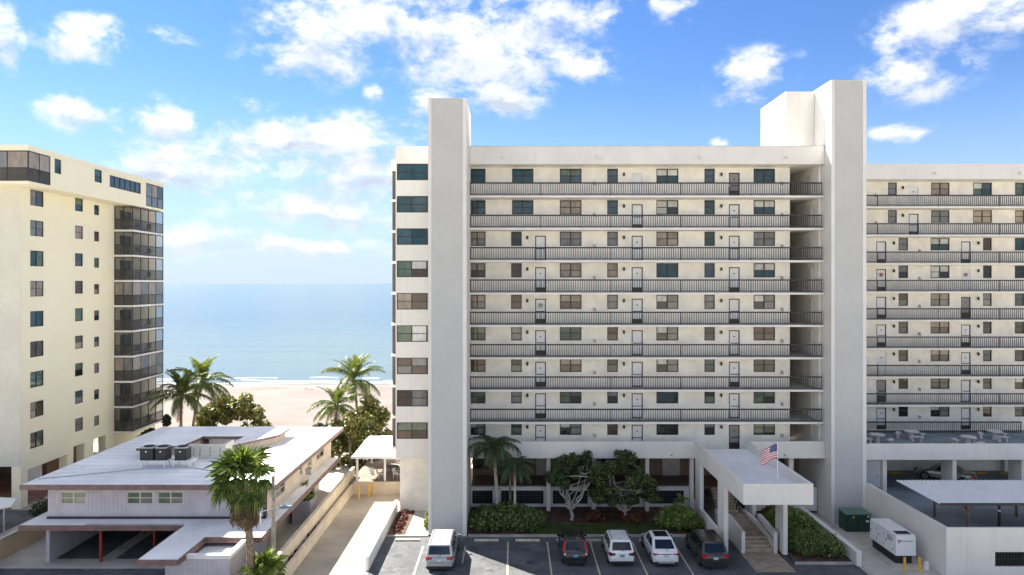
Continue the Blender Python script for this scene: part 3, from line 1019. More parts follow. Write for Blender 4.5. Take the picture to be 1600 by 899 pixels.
        for it in items:
            if it[0] == 'w':
                window(B, (X2, YB2 + .06), 0, it[1], z0 + 1.27, it[2] - it[1], 1.23, it[3], 2, it[4])
            else:
                door(B, (X2, YB2 + .06), 0, it[1], z0 + .005, it[2] - it[1], 2.145, it[3])
        for p in lamps:
            lantern(B, (XP(p, YB2 - .05), YB2), 0, 0, z0 + 1.98)
        for p in meters:
            meterbox(B, (XP(p, YB2 - .05), YB2), 0, 0, z0 + 1.12)
        if k >= 0:
            build('walkway_slab', MB().box(X2, 52.4, 64.97, 66.54, z0 - .17, z0 - .012), SLABW, B)
            build('walkway_floor', MB().box(X2 + .02, 52.3, 65.02, 66.54, z0 - .012, z0), DECKW, B)
        railing(B, X2, 52.3 if k >= 0 else XP(1596, YR2), YR2, z0)

    # ---- podium in front of the main block
    build('podium_fascia', MB().box(-3.5, 15.19, 56.8, 57.1, 5.04, 6.42), STUCCO, B)
    build('podium_fascia', MB().box(19.81, 26.04, 56.8, 57.1, 5.04, 6.42), STUCCO, B)
    build('podium_slab', MB().box(-3.5, 26.03, 57.1, 62.4, 5.05, 5.325), SLABW, B)
    for p in (770, 809, 894, 965, 1049, 1226):
        x = XP(p, 56.8)
        build('downlight', MB().cyl(x, 56.74, 5.28, 5.36, .05, 8), DARKM, B)
    build('arcade_floor', MB().box(-3.5, 26.0, 58.46, 61.89, 2.0, 2.2), pmat('brown_quarry_tile', (0.16, 0.10, 0.075), .6, .12, 1.5), B)
    vents = [(737.7, 769.5), (782.8, 849.3), (863.9, 918.4), (933, 999.6), (1014.8, 1068.8)]
    holes = [(XP(a, 58.2) + 3.5, XP(b, 58.2) + 3.5, .78, 1.93) for a, b in vents]
    mb = MB()
    wall_holes(mb, (-3.5, 58.2), 0, 0, 19.0, .2, 2.2, holes, .2)
    build('low_wall', mb, STUCCO, B)
    build('low_wall_cap', MB().box(-3.5, 15.5, 58.12, 58.45, 2.2, 2.27), STUCCO, B)
    for h in holes:
        x0, x1 = h[0] - 3.5, h[1] - 3.5
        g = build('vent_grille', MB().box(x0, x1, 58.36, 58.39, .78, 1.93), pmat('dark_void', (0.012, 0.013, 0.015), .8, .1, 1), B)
        n = max(3, int((x1 - x0) / .28))
        mb = MB()
        for i in range(1, n):
            xx = x0 + (x1 - x0) * i / n
            mb.box(xx - .014, xx + .014, 58.28, 58.31, .78, 1.93)
        for j in range(1, 5):
            zz = .78 + 1.15 * j / 5
            mb.box(x0, x1, 58.311, 58.335, zz - .012, zz + .012)
        build('lattice', mb, pmat('grey_lattice', (0.08, 0.095, 0.11), .6, .1, 1), g, 'stuff')
    for a, b in ((854, 860), (925, 931), (1008.5, 1014.3), (1078.5, 1084)):
        build('column', MB().box(XP(a, 57.3), XP(b, 57.3), 57.3, 57.72, .3, 5.04), STUCCO, B)
    build('column', MB().box(XP(770, 58), XP(781.5, 58), 57.75, 58.11, .3, 2.2), STUCCO, B)
    # lobby behind the arcade
    build('lobby_wall', MB().box(-3.5, 26, 61.9, 62.39, 2.2, 5.05), BROWNW, B)
    for a, b in ((838, 858), (1035, 1062)):
        g = build('lobby_door', MB().box(XP(a, 61.8), XP(b, 61.8), 61.82, 61.9, 2.2, 4.5), CONC, B)
        build('handle', MB().box(XP(a, 61.8) + .1, XP(a, 61.8) + .14, 61.77, 61.82, 3.1, 3.4), CHROME, g)
    for a, b in ((740, 765), (775, 830), (880, 920), (940, 1000), (1180, 1225)):
        window(B, (0, 61.84), 0, XP(a, 61.8), 2.75, XP(b, 61.8) - XP(a, 61.8), 1.6, 2, 1, [G_DARK, G_BROWN], frame=BRONZE)
    # right-hand opening beside the entrance
    build('column', MB().box(XP(1233, 57.4), XP(1240, 57.4), 57.4, 57.8, 0.2, 5.04), STUCCO, B)
    build('low_wall', MB().box(19.9, 26.0, 58.2, 58.4, .2, 2.2), STUCCO, B)

    # ---- entrance canopy
    C = build('entrance_canopy', MB().box(15.45, 19.55, 45.08, 56.78, 5.10, 5.80), STUCCO, B)
    mb = MB()
    mb.box(15.2, 15.44, 44.84, 56.79, 5.05, 6.42)
    mb.box(19.56, 19.8, 44.84, 56.79, 5.05, 6.42)
    mb.box(15.44, 19.56, 44.84, 45.07, 5.05, 6.418)
    build('canopy_fascia', mb, STUCCO, C)
    build('canopy_roofing', MB().box(15.45, 19.55, 45.08, 56.78, 5.80, 5.82), ROOFW, C)
    for (x0, x1, y0, y1, zb) in ((15.215, 15.52, 49.0, 50.5, 0), (15.215, 15.52, 55.3, 56.7, .2), (19.48, 19.785, 49.0, 50.5, .1), (19.48, 19.785, 55.3, 56.7, .2)):
        build('column', MB().box(x0, x1, y0, y1, zb, 5.05), STUCCO, B)
    build('entry_wall', MB().box(15.25, 15.5, 50.6, 58.1, .1, 1.3), STUCCO, B)
    # stairs, landing and cheek walls
    for i in range(4):
        build('step', MB().box(16.95, 19.0, 49.75 + .36 * i, 51.25 if i == 3 else 49.75 + .36 * (i + 1) + .1, 0.0 if i == 0 else .165 * i, .165 * (i + 1)), PAVER, B)
    for i in range(4):
        build('tread', MB().box(16.96, 18.99, 49.73 + .36 * i, 50.0 + .36 * i, .165 * (i + 1) + .001, .165 * (i + 1) + .035), pmat('pale_tread', (.55, .47, .37), .85, .08, 3), B)
    build('landing', MB().hexa([(16.95, 51.26, 0), (19.0, 51.26, 0), (19.0, 56.2, 0), (16.95, 56.2, 0), (16.95, 51.26, .655), (19.0, 51.26, .655), (19.0, 56.2, .80), (16.95, 56.2, .80)]), PAVER, B)
    for i in range(8):
        build('step', MB().box(16.95, 19.0, 56.21 + .27 * i, 56.21 + .27 * (i + 1) + .05, .8 + .175 * i - .2, .8 + .175 * (i + 1)), PAVER, B)
    for x0 in (16.67, 19.02):
        build('cheek_wall', MB().prism_x([(49.55, 0), (52.9, 0), (52.9, 1.75), (49.55, 1.55)], x0, x0 + .26), STUCCO, B)
        h = MB()
        xx = x0 + .32 if x0 < 18 else x0 - .06
        h.tube([(xx, 49.6, 1.05), (xx, 52.8, 1.45)], .025, 6)
        build('handrail', h, BRONZE, B)
        build('landing_kerb', MB().box(x0, x0 + .24, 52.91, 56.2, 0.1, 1.05), STUCCO, B)
    return B
BLD = condominium()

# ------------------------------------------------------------------ parking deck on the right, with the terrace over it
def parking_deck():
    P = thing('parking_deck', 'raised white walled parking deck and terrace right of the tall tower', 'parking deck', (40, 56, 0))
    build('side_wall', MB().box(28.93, 29.13, 45.47, 55.69, 0, 3.3), STUCCO, P)
    holes = [(XP(1555, 45.46) - 29.13, 12, .73, 1.70)]
    mb = MB()
    wall_holes(mb, (29.13, 45.47), 0, 0, 23, 0, 3.3, holes, .2)
    build('front_wall', mb, STUCCO, P)
    x0 = XP(1555, 45.46)
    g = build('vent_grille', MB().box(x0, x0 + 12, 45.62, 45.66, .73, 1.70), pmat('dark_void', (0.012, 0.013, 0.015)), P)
    mb = MB()
    for i in range(46):
        mb.box(x0 + .06 + .2 * i, x0 + .11 + .2 * i, 45.5, 45.53, .73, 1.70)
    mb.box(x0, x0 + 12, 45.531, 45.55, 1.18, 1.23)
    build('grille_bars', mb, RAILM, g, 'stuff')
    build('deck_floor', MB().box(29.13, 52.2, 45.67, 64.0, 1.95, 2.2), CONC_D, P)
    build('garage_back_wall', MB().box(28.95, 52.2, 63.4, 63.6, 2.2, 5.03), CREAMW, P)
    build('terrace_slab', MB().box(28.95, 52.2, 56.66, 66.52, 5.035, 5.32), CONC_D, P)
    build('terrace_fascia', MB().box(28.93, 52.2, 56.4, 56.65, 5.02, 6.32), STUCCO, P)
    for a, Y in ((1376, 57), (1484.5, 57.0), (1592, 57.0)):
        xx = XP(a, Y) + .05
        build('column', MB().box(xx, xx + .33, 56.75, 58.3 if a > 1400 else 57.2, 2.2, 5.035), STUCCO, P)
    for xx in (33.6, 40.6, 45.4):
        build('column', MB().box(xx, xx + .35, 62.9, 63.39, 2.2, 5.035), STUCCO, P)
    d = build('service_door', MB().box(30.2, 31.3, 58.2, 58.28, 2.2, 4.5), DOORW, P)
    build('handle', MB().box(31.15, 31.2, 58.15, 58.2, 3.15, 3.3), CHROME, d)
    build('garage_partition', MB().box(29.2, 32.0, 58.3, 58.5, 2.2, 5.03), CREAMW, P)
    for i, x in enumerate((34.0, 37.4, 41.5, 44.7)):
        w = build('wheel_stop', MB().prism_x([(62.3, 2.2), (62.55, 2.2), (62.5, 2.34), (62.35, 2.34)], x, x + 1.9), pmat('yellow_stop_paint', (0.45, 0.27, 0.05), .8, .15, 3), None)
        tag(w, ['yellow wheel stop at the back of the garage, left of the parked car', 'yellow wheel stop hidden behind the silver car in the garage', 'yellow wheel stop in the garage, just right of the silver car', 'yellow wheel stop in the garage, nearest the right edge of the photo'][i], 'wheel stop', 'yellow wheel stops in the garage')
    build('deck_line', MB().box(33.2, 33.3, 46.4, 49.5, 2.203, 2.206), LINEP, P)
parking_deck()

# ------------------------------------------------------------------ cream apartment tower on the left
def apartment_tower():
    A = thing('apartment_building', 'cream ten-storey apartment tower with screened corner balconies at the left edge', 'building', (-50, 69, 0))
    XS, YF = -42.6, 59.2
    O = (XS, YF)
    rz = R(90)
    cols = [(60.36, 62.1, 27.92, 1.40, 2), (66.55, 67.8, 27.95, 1.27, 1), (69.6, 70.45, 27.62, 1.02, 1)]
    choices = [[G_GREY, G_BLUE], [G_GREY], [G_TEAL, G_GREEN], [G_BEIGE], [G_BLUE, G_TEAL], [G_BROWN], [G_GREEN], [G_BEIGE, G_BROWN], [G_DARK, G_GREEN]]
    holes, wins = [], []
    for ci, (y0, y1, zt, h, c) in enumerate(cols):
        for j in range(9):
            z = zt - 2.7 * j - h
            holes.append((y0 - YF, y1 - YF, z, z + h))
            wins.append((y0 - YF, z, y1 - y0, h, c, choices[(j + ci * 2) % 9] if ci else choices[j]))
    mb = MB()
    wall_holes(mb, O, rz, 0, 73.1 - YF, 3.72, 28.1, holes, .16)
    build('side_wall', mb, CREAM_T, A)
    for (u, z, w, h, c, ms) in wins:
        window(A, (XS - .08, YF), rz, u, z, w, h, c, 2, ms, fw=.06)
    build('front_wall', MB().box(-60, XS - .002, YF - .02, YF + .25, 3.7, 28.1), GREY_T, A)
    build('rear_mass', MB().box(-60, XS - .22, YF + .26, 82, 3.75, 28.09), CREAM_T, A)
    build('balcony_back_wall', MB().box(XS - .21, XS - .01, 73.3, 81.5, 1.0, 28.1), CREAM_T, A)
    # ground storey: piers with dark openings
    for (y0, y1) in ((59.2, 60.05), (65.4, 66.3), (68.0, 69.5), (71.6, 73.1)):
        build('pier', MB().box(-43.4, XS + .002, y0, y1, 0, 3.72), CREAM_T, A)
    for (y0, y1, z0, z1) in ((66.3, 68, 0, .8), (69.5, 71.6, 0, 1.3), (60.05, 65.4, 3.2, 3.72)):
        build('spandrel', MB().box(-42.85, XS - .01, y0, y1, z0, z1), CREAM_T, A)
    build('lobby_wall', MB().box(-52, -51.8, 60, 80, 0, 3.7), pmat('plum_lobby_wall', (0.20, 0.12, 0.11), .8, .2, .8), A)
    build('lobby_wall', MB().box(-45.2, -45.0, 66.0, 73, 0, 3.7), BROWNW, A)  # dark wall added behind the openings to hide the bright yard beyond
    build('lobby_panel', MB().box(-49.5, -47.5, 62.5, 62.7, 0, 3.3), CREAM_T, A)
    build('lobby_panel', MB().box(-46.2, -44.6, 64.6, 64.8, 0, 3.0), WHITE_P, A)
    for x in (-58, -52.5):
        build('pier', MB().box(x, x + .8, 59.25, 60, 0, 3.72), GREY_T, A)
    # oversailing top storey
    XT, YT = -40.6, 57.3
    holes = [(60.6 - YT, 61.5 - YT, 29.4, 30.7), (66.4 - YT, 67.6 - YT, 29.5, 30.75), (68.9 - YT, 74.7 - YT, 29.35, 30.55)]
    mb = MB()
    wall_holes(mb, (XT, YT), rz, 2.75, 75.75 - YT, 28.2, 30.755, holes, .16)
    build('top_wall', mb, CREAM_T, A)
    for i, h in enumerate(holes):
        window(A, (XT - .08, YT), rz, h[0], h[2], h[1] - h[0], h[3] - h[2], 6 if i == 2 else 1, 1 if i == 2 else 2, [G_BLUE] if i == 2 else [G_TEAL, G_BLUE], fw=.06)
    build('top_storey', MB().box(-60, XT - .22, 60.1, 75.6, 28.2, 30.75), CREAM_T, A)
    build('top_slab', MB().box(-60, XT, YT, 79.6, 27.95, 28.2), CREAM_T, A)
    build('roof', MB().box(-60, XT + .03, YT - .03, 79.63, 30.76, 31.22), CREAM_T, A)
    build('roof_vent', MB().box(-45.6, -44.4, 66, 67.2, 31.22, 31.9), DARKM, A)
    build('roof_vent', MB().box(-43.9, -43.0, 66.4, 67.4, 31.22, 31.8), DARKM, A)
    # glazed corner rooms on the top storey
    def cage(parent, x0, x1, y0, y1, z0, z1, nx, ny, mats, slab=True):
        """bronze posts and rails in front of screen panels along the camera side (y0) and the +X side (x1)"""
        fr = MB()
        t = .075
        mid = z0 + 1.05
        for i in range(nx + 1):
            x = x0 + (x1 - x0 - t) * i / nx
            fr.box(x, x + t, y0, y0 + t, z0, z1)
        for j in range(1, ny + 1):
            y = y0 + (y1 - y0 - t) * j / ny
            fr.box(x1 - t, x1, y, y + t, z0, z1)
        for z in (z0, mid, z1 - t):
            fr.box(x0 + t, x1 - t, y0 + .006, y0 + t, z, z + t)
            fr.box(x1 - t + .006, x1, y0 + t, y1 - t, z + .001, z + t)
        o = build('balcony_cage', fr, BRONZE, parent)
        for i in range(nx):
            xa = x0 + (x1 - x0 - t) * i / nx + t
            xb = x0 + (x1 - x0 - t) * (i + 1) / nx
            build('screen_panel', MB().box(xa, xb, y0 + .02, y0 + .03, mid + t, z1 - t), mats[i % len(mats)], o)
            build('screen_panel', MB().box(xa, xb, y0 + .02, y0 + .03, z0 + t, mid), G_SCREEN, o)
        for j in range(ny):
            ya = y0 + (y1 - y0 - t) * j / ny + t
            yb = y0 + (y1 - y0 - t) * (j + 1) / ny
            m = mats[(j + nx) % len(mats)]
            build('screen_panel', MB().box(x1 - .03, x1 - .02, ya, yb, mid + t, z1 - t), m, o)
            build('screen_panel', MB().box(x1 - .03, x1 - .02, ya, yb, z0 + t, mid), G_SCREEN, o)
        return o
    cage(A, -47.6, XT, YT, 60.04, 28.22, 30.74, 4, 2, [G_BEIGE, G_BEIGE, G_GREY, G_BEIGE])
    build('room_back_wall', MB().box(-60, -41.6, 59.6, 59.8, 28.2, 30.75), CREAM_T, A)
    cage(A, XT - 1.9, XT, 75.77, 79.5, 28.22, 30.74, 1, 3, [G_BEIGE, G_GREY, G_BEIGE, G_BLUE])
    # stack of screened balconies
    for j in range(9):
        z = 3.75 + 2.7 * j
        build('balcony_slab', MB().box(XS - .0, XT + .02, 73.08, 79.52, z - .20, z), SLABW, A)
        shut = j in (2, 5)
        ms = [G_BEIGE, G_GREY, G_BEIGE, G_GREY] if shut else [G_CLEAR, G_CLEAR, G_CLEAR]
        cage(A, XS + .02, XT, 73.1, 79.5, z + .002, z + 2.49, 2, 4, ms)
        if not shut:
            build('sliding_door', MB().box(XS, XS + .05, 74.2, 76.4, z + .01, z + 2.15), G_TEAL if j % 3 == 0 else G_DARK, A)
            for q, yy in enumerate((75.0, 77.4)):
                c = thing('balcony_chair', '%s chair in the %s-floor screened balcony of the cream tower, %s one' % (('dark', 'slatted')[q], ('second', 'third', 'fourth', 'fifth', 'sixth', 'seventh', 'eighth', 'ninth', 'tenth')[j], ('nearer', 'farther')[q]), 'chair', (-41.3, yy, z), 'chairs on the screened balconies')
                build('seat', MB().box(-41.55, -41.05, yy - .25, yy + .25, z + .38, z + .44), DARKM, c)
                build('backrest', MB().box(-41.55, -41.05, yy + .22, yy + .27, z + .44, z + .95), DARKM, c)
                for lx in (-41.53, -41.1):
                    for ly in (yy - .23, yy + .19):
                        build('leg', MB().box(lx, lx + .04, ly, ly + .04, z, z + .38), DARKM, c)
apartment_tower()

# ------------------------------------------------------------------ two-storey house with flat white roofs
def siding(mb_list):
    pass
def house():
    H = thing('house', 'low two-storey lavender house with flat white roofs and brown fascias', 'house', (-25, 55, 0))
    ZR = 5.5
    # upper storey walls
    YU = 48.55
    xs = [(95, 134.6), (198, 239), (246, 286.5), (352, 373)]
    holes = [(XP(a, YU) + 33.0, XP(b, YU) + 33.0, 3.88, 4.78) for a, b in xs]
    mb = MB()
    wall_holes(mb, (-33.0, YU), 0, 0, 15.5, 2.8, ZR - .3, holes, .14)
    build('upper_front_wall', mb, LAV, H)
    mb = MB()
    for i in range(52):
        x = -32.85 + .3 * i
        if not any(h[0] - 33.02 < x < h[1] - 32.98 for h in holes):
            mb.box(x - .012, x + .012, YU - .012, YU, 2.95, ZR - .3)
    build('siding_battens', mb, LAV, H, 'stuff')
    for h in holes:
        window(H, (-33.0, YU + .06), 0, h[0], h[2], h[1] - h[0], h[3] - h[2], 2, 2, [G_GREEN, G_GREY, G_GREEN, G_GREEN], frame=CREAMF, fw=.075)
    YE = -17.5
    wl = [(50.6, 52.7, 3.55, 4.6), (56.3, 57.0, 3.7, 4.5), (58.6, 59.6, 3.7, 4.6), (61.2, 63.6, 3.6, 4.7)]
    holes = [(a - YU, b - YU, c, d) for a, b, c, d in wl]
    mb = MB()
    CRS = pmat('cream_side_siding', (0.62, 0.52, 0.42), .8, .06, .8, streak=.15)
    wall_holes(mb, (YE, YU), R(90), 0, 66.0 - YU, 2.8, ZR - .3, holes, .14)
    build('upper_side_wall', mb, CRS, H)
    for i, h in enumerate(holes):
        window(H, (YE - .06, YU), R(90), h[0], h[2], h[1] - h[0], h[3] - h[2], 1 if i == 1 else 2, 2, [G_GREY, G_DARK], frame=CREAMF, fw=.07)
    build('window_cooler', MB().box(YE + .002, YE + .45, 57.9, 58.5, 3.35, 3.85), GALV, H)
    build('upper_mass', MB().box(-32.98, YE - .22, YU + .22, 66, 2.85, ZR - .32), LAV, H)
    # flat roofs with deep brown fascias
    r = build('upper_roof', MB().box(-34.3, -16.55, 47.75, 66.8, ZR - .02, ZR + .02), ROOFW, H)
    mb = MB()
    for (a, b, c, d) in ((-34.35, -16.5, 47.6, 47.74), (-34.35, -34.31, 47.74, 66.8), (-16.54, -16.5, 47.74, 66.8), (-34.35, -16.5, 66.81, 66.9)):
        mb.box(a, b, c, d, ZR - .32, ZR + .01)
    build('fascia', mb, BROWNF, r)
    build('soffit', MB().box(-34.3, -16.55, 47.75, 66.8, ZR - .31, ZR - .22), BROWNF, r)
    ZL = 2.9
    out = [(-34.0, 47.1), (-22.6, 47.1), (-22.6, 41.25), (-20.2, 41.25), (-20.2, 44.9), (-16.5, 44.9), (-16.6, 65.3), (YE, 65.3), (YE, YU), (-33.0, YU), (-33.0, 62), (-34.0, 62)]
    r = build('lower_roof', MB().prism(out, ZL - .04, ZL), ROOFW, H)
    mb = MB()
    def fasc(a, b, drop=.34):
        d = Vector((b[0] - a[0], b[1] - a[1], 0)).normalized()
        n = Vector((d.y, -d.x, 0))
        for (o0, o1, zt, zb) in ((.005, .05, ZL + .012, ZL - .17), (.02, .09, ZL - .171, ZL - drop)):
            A = Vector((a[0], a[1], 0)) - d * 0
            B_ = Vector((b[0], b[1], 0))
            p = [A + n * o0, B_ + n * o0, B_ + n * o1, A + n * o1]
            mb.hexa([(q.x, q.y, zb) for q in (p[0], p[3], p[2], p[1])] + [(q.x, q.y, zt) for q in (p[0], p[3], p[2], p[1])])
    for i in range(6):
        fasc(out[i], out[i + 1])
    fasc(out[11], out[0])
    build('fascia', mb, BROWNF, r)
    build('soffit', MB().prism([(-33.95, 47.15), (-22.55, 47.15), (-22.55, 41.3), (-20.25, 41.3), (-20.25, 44.95), (-16.6, 44.95), (-16.65, 65.2), (-33.95, 65.2)], ZL - .3, ZL - .05), BROWNF, r)
    # grey gutter strip and shallow ponding edge along the wall foot
    build('gutter', MB().box(-33.0, -17.5, 48.40, 48.52, ZL + .002, ZL + .12), DARKM, H)
    build('roof_edge_strip', MB().box(-29.5, -22.7, 47.16, 47.34, ZL + .002, ZL + .03), GALV, H)
    # carport below
    build('carport_wall', MB().box(-32.7, -32.45, 47.9, 57.3, .03, ZL - .31), LAV, H)
    build('carport_back_wall', MB().box(-32.7, -18.3, 57.31, 57.5, .03, ZL - .31), LAV, H)
    build('rear_wall', MB().box(-32.7, -18.3, 57.6, 65, 0, ZL - .31), LAV, H)
    build('carport_side_wall', MB().box(-18.5, -18.2, 48.9, 57.3, 0.0, ZL - .31), CRS, H)
    build('storage_wall', MB().box(-22.2, -18.51, 50.5, 57.3, 0, ZL - .31), LAV, H)
    for x, y in ((-28.9, 48.0), (-26.55, 50.7), (-28.9, 53.5)):
        build('post', MB().box(x - .08, x + .08, y - .08, y + .08, .03, ZL - .31), REDP, H)
    build('carport_floor', MB().box(-32.4, -29.2, 48.5, 57.2, .032, .04), ASPH, H)
    build('carport_floor', MB().box(-28.2, -22.6, 48.5, 57.2, .032, .04), ASPH, H)
    build('bumper_rail', MB().box(-32.2, -24.5, 56.9, 57.05, .5, .95), REDP, H)
    build('transom', MB().box(-30, -23, 57.2, 57.3, 1.9, 2.3), CREAMF, H)
    # small annexe with a parapet roof in front
    mb = MB()
    mb.box(-21.5, -17.5, 42.3, 42.5, 0, 2.55)
    mb.box(-21.5, -21.3, 42.51, 46, 0, 2.5)
    mb.box(-17.7, -17.5, 42.51, 48.8, 0, 2.55)
    mb.box(-21.3, -17.71, 42.51, 48, 0, 2.3)
    an = build('annexe', mb, LAV, H)
    build('annexe_roof', MB().box(-20.1, -17.68, 42.5, 44.8, 2.3, 2.34), ROOFW, an)
    mb = MB()
    mb.box(-20.15, -17.38, 42.18, 42.52, 2.56, 2.80)
    mb.box(-17.72, -17.38, 42.53, 45.2, 2.56, 2.80)
    build('parapet_cap', mb, WHITE_P, an)
    mb = MB()
    for i in range(13):
        x = -21.3 + .3 * i
        mb.box(x - .012, x + .012, 42.288, 42.3, 0, 2.54)
    build('siding_battens', mb, LAV, an, 'stuff')
    # raised clerestory roofs round a roof well
    ZC = 6.35
    lft = [(-30.3, 54.9), (-27.0, 55.9), (-26.8, 58.4), (-26.8, 63.2), (-31.0, 63.2)]
    rgt = [(-23.2, 55.6), (-20.4, 59.9), (-20.4, 63.2), (-26.79, 63.2), (-26.79, 59.2), (-23.2, 59.2)]
    for pts in (lft, rgt):
        rr = build('raised_roof', MB().prism(pts, ZC - .03, ZC), ROOFW, H)
        c = Vector((sum(p[0] for p in pts) / len(pts), sum(p[1] for p in pts) / len(pts), 0))
        sm = [(c.x + (p[0] - c.x) * .985, c.y + (p[1] - c.y) * .985) for p in pts]
        build('fascia', MB().prism(sm, ZC - .25, ZC - .031), BROWNF, rr)
        sm = [(c.x + (p[0] - c.x) * .86, c.y + (p[1] - c.y) * .86) for p in pts]
        build('clerestory_wall', MB().prism(sm, ZR + .02, ZC - .26), CRS, rr)
    # pierced block screen in front of the well
    holes = []
    for i, x in enumerate((-25.55, -25.05, -24.25, -23.45)):
        for j in range(4):
            holes.append((x + 25.9, x + 26.0, 5.75 + .2 * j, 5.84 + .2 * j))
    mb = MB()
    wall_holes(mb, (-25.9, 54.7), 0, 0, 2.75, ZR + .02, 6.68, holes, .19)
    build('pierced_screen_wall', mb, GREY_T, H)
    build('screen_wall_return', MB().box(-23.15, -22.95, 54.72, 56.4, ZR + .02, 6.68), GREY_T, H)
    mb = MB()
    for i in range(17):
        yy = 48.6 + 1.05 * i
        mb.box(-34.2, -31.4 if 54 < yy < 63.6 else -16.7, yy - .035, yy + .035, ZR + .021, ZR + .027)
    build('roof_seams', mb, pmat('grey_roof_seam', (.58, .60, .62), .7, .12, .6), H, 'stuff')
    build('roof_pipe', MB().tube([(-34.0, 49.0, ZR + .05), (-27.5, 51.9, ZR + .05), (-24.2, 52.0, ZR + .05), (-21, 50.4, ZR + .05)], .04, 6), GALV, H)
    build('roof_vent', MB().cyl(-29.8, 57.5, ZR, ZR + .4, .12, 8), GALV, H)
    # planter by the side passage
    pl = thing('planter_box', 'tall lavender planter box beside the side passage of the low house', 'planter', (-17.15, 56.4, 0))
    mb = MB()
    mb.box(-17.9, -16.4, 55.5, 55.62, .012, 1.86)
    mb.box(-16.52, -16.4, 55.63, 57.4, .012, 1.86)
    mb.box(-17.9, -16.53, 57.28, 57.4, .012, 1.86)
    mb.box(-17.9, -17.78, 55.63, 57.27, .012, 1.86)
    build('box', mb, LAV, pl)
    build('soil', MB().box(-17.77, -16.54, 55.63, 57.27, 1.5, 1.72), MULCH, pl)
house()

# air-conditioning units on two white stands
def ac_unit(x, y, z, label, w=.95):
    t = thing('ac_unit', label, 'air conditioner', (x, y, z), 'condensers on the white roof')
    build('cabinet', MB().box(x - w / 2, x + w / 2, y - .42, y + .42, z, z + .92), DARKM, t)
    mb = MB()
    for i in range(9):
        zz = z + .10 + .085 * i
        mb.box(x - w / 2 + .03, x + w / 2 - .03, y - .45, y - .421, zz, zz + .035)
        mb.box(x + w / 2 + .001, x + w / 2 + .03, y - .40, y + .40, zz, zz + .035)
    build('louvres', mb, pmat('louvre_grey', (.07, .07, .075), .5, .1, 2), t, 'stuff')
    build('corner_trim', MB().box(x - w / 2 - .02, x + w / 2 + .02, y - .45, y + .45, z + .925, z + .99), GALV, t)
    build('fan_ring', MB().cyl(x, y, z + .992, z + 1.03, .40, 18), DARKM, t)
    f = build('fan_guard', MB().cyl(x, y, z + 1.031, z + 1.045, .33, 14), pmat('fan_black', (.012, .012, .013), .6), t)
    build('badge', MB().box(x - .08, x + .04, y - .462, y - .451, z + .62, z + .72), WHITE_P, t)
def ac_stand(x0, x1, y, label):
    s = thing('equipment_stand', label, 'stand', ((x0 + x1) / 2, y, 5.52), 'white stands under the roof condensers')
    build('platform', MB().box(x0, x1, y - .5, y + .5, 5.98, 6.06), WHITE_P, s)
    for x in (x0 + .25, x1 - .25):
        for yy in (y - .42, y + .42):
            build('leg', MB().box(x - .06, x + .06, yy - .06, yy + .06, 5.52, 5.98), WHITE_P, s)
ac_stand(-28.55, -26.3, 52.6, 'white steel stand under the left pair of roof condensers')
ac_stand(-26.1, -24.4, 52.6, 'white steel stand under the single right-hand roof condenser')
ac_unit(-27.95, 52.6, 6.06, 'black condenser unit at the left end of the roof stand', 1.0)
ac_unit(-26.85, 52.6, 6.06, 'black condenser unit in the middle of the three on the roof', .82)
ac_unit(-25.35, 52.6, 6.06, 'black condenser unit standing alone on the right roof stand', .88)

# ------------------------------------------------------------------ walls along the driveway
def simple(name, mb, mat, label, cat, group=None, smooth=None):
    return tag(build(name, mb, mat, None, None, smooth), label, cat, group)
CREAM_WALL = pmat('cream_garden_wall', (0.66, 0.56, 0.42), .9, .06, .7, .3, 25, streak=.25)
w = thing('boundary_wall', 'long cream boundary wall between the low house and the driveway', 'wall', (-15.3, 55, 0))
build('wall_body', MB().box(-15.42, -15.22, 44.0, 66.0, 0, 1.78), CREAM_WALL, w)
build('coping', MB().box(-15.46, -15.18, 44.0, 66.0, 1.78, 1.86), CREAM_WALL, w)
w = thing('retaining_wall', 'low cream inner wall along the left of the driveway', 'wall', (-14.85, 53, 0))
build('wall_body', MB().box(-14.95, -14.77, 44.0, 63.6, 0, .88), CREAM_WALL, w)
build('coping', MB().box(-14.98, -14.74, 44.0, 63.6, .88, .94), CREAM_WALL, w)
struct('soil_strip', MB().box(-15.21, -14.96, 44.0, 63.6, 0, .62), MULCH)
w = thing('end_wall', 'cream wall closing the far end of the driveway below the patio', 'wall', (-12.2, 63.5, 0))
build('wall_body', MB().box(-14.76, -9.63, 63.41, 63.6, 0, 1.06), CREAM_WALL, w)
build('coping', MB().box(-14.73, -9.63, 63.38, 63.64, 1.06, 1.13), CREAM_WALL, w)
w = thing('driveway_wall', 'white sunlit wall between the driveway and the parking lot', 'wall', (-9.9, 53, 0))
build('wall_body', MB().box(-10.0, -9.78, 46.5, 58.6, 0, .95), WHITE_P, w)
build('coping', MB().box(-10.03, -9.76, 46.47, 58.6, .95, 1.0), WHITE_P, w)
w = thing('ramp_wall', 'white sloping-looking wall between the right hedge and the service yard', 'wall', (24, 52, 0))
build('wall_body', MB().box(23.87, 24.22, 47.3, 56.75, -.05, .95), STUCCO, w)
build('coping', MB().box(23.84, 24.25, 47.27, 56.75, .95, 1.0), STUCCO, w)
w = thing('tan_wall', 'tan block wall at the lower left beside the house carport', 'wall', (-36, 48, 0))
build('wall_body', MB().box(-36.3, -36.05, 43, 57.3, 0, 1.5), TANW, w)
build('coping', MB().box(-36.34, -36.01, 43, 57.3, 1.5, 1.57), CONC, w)

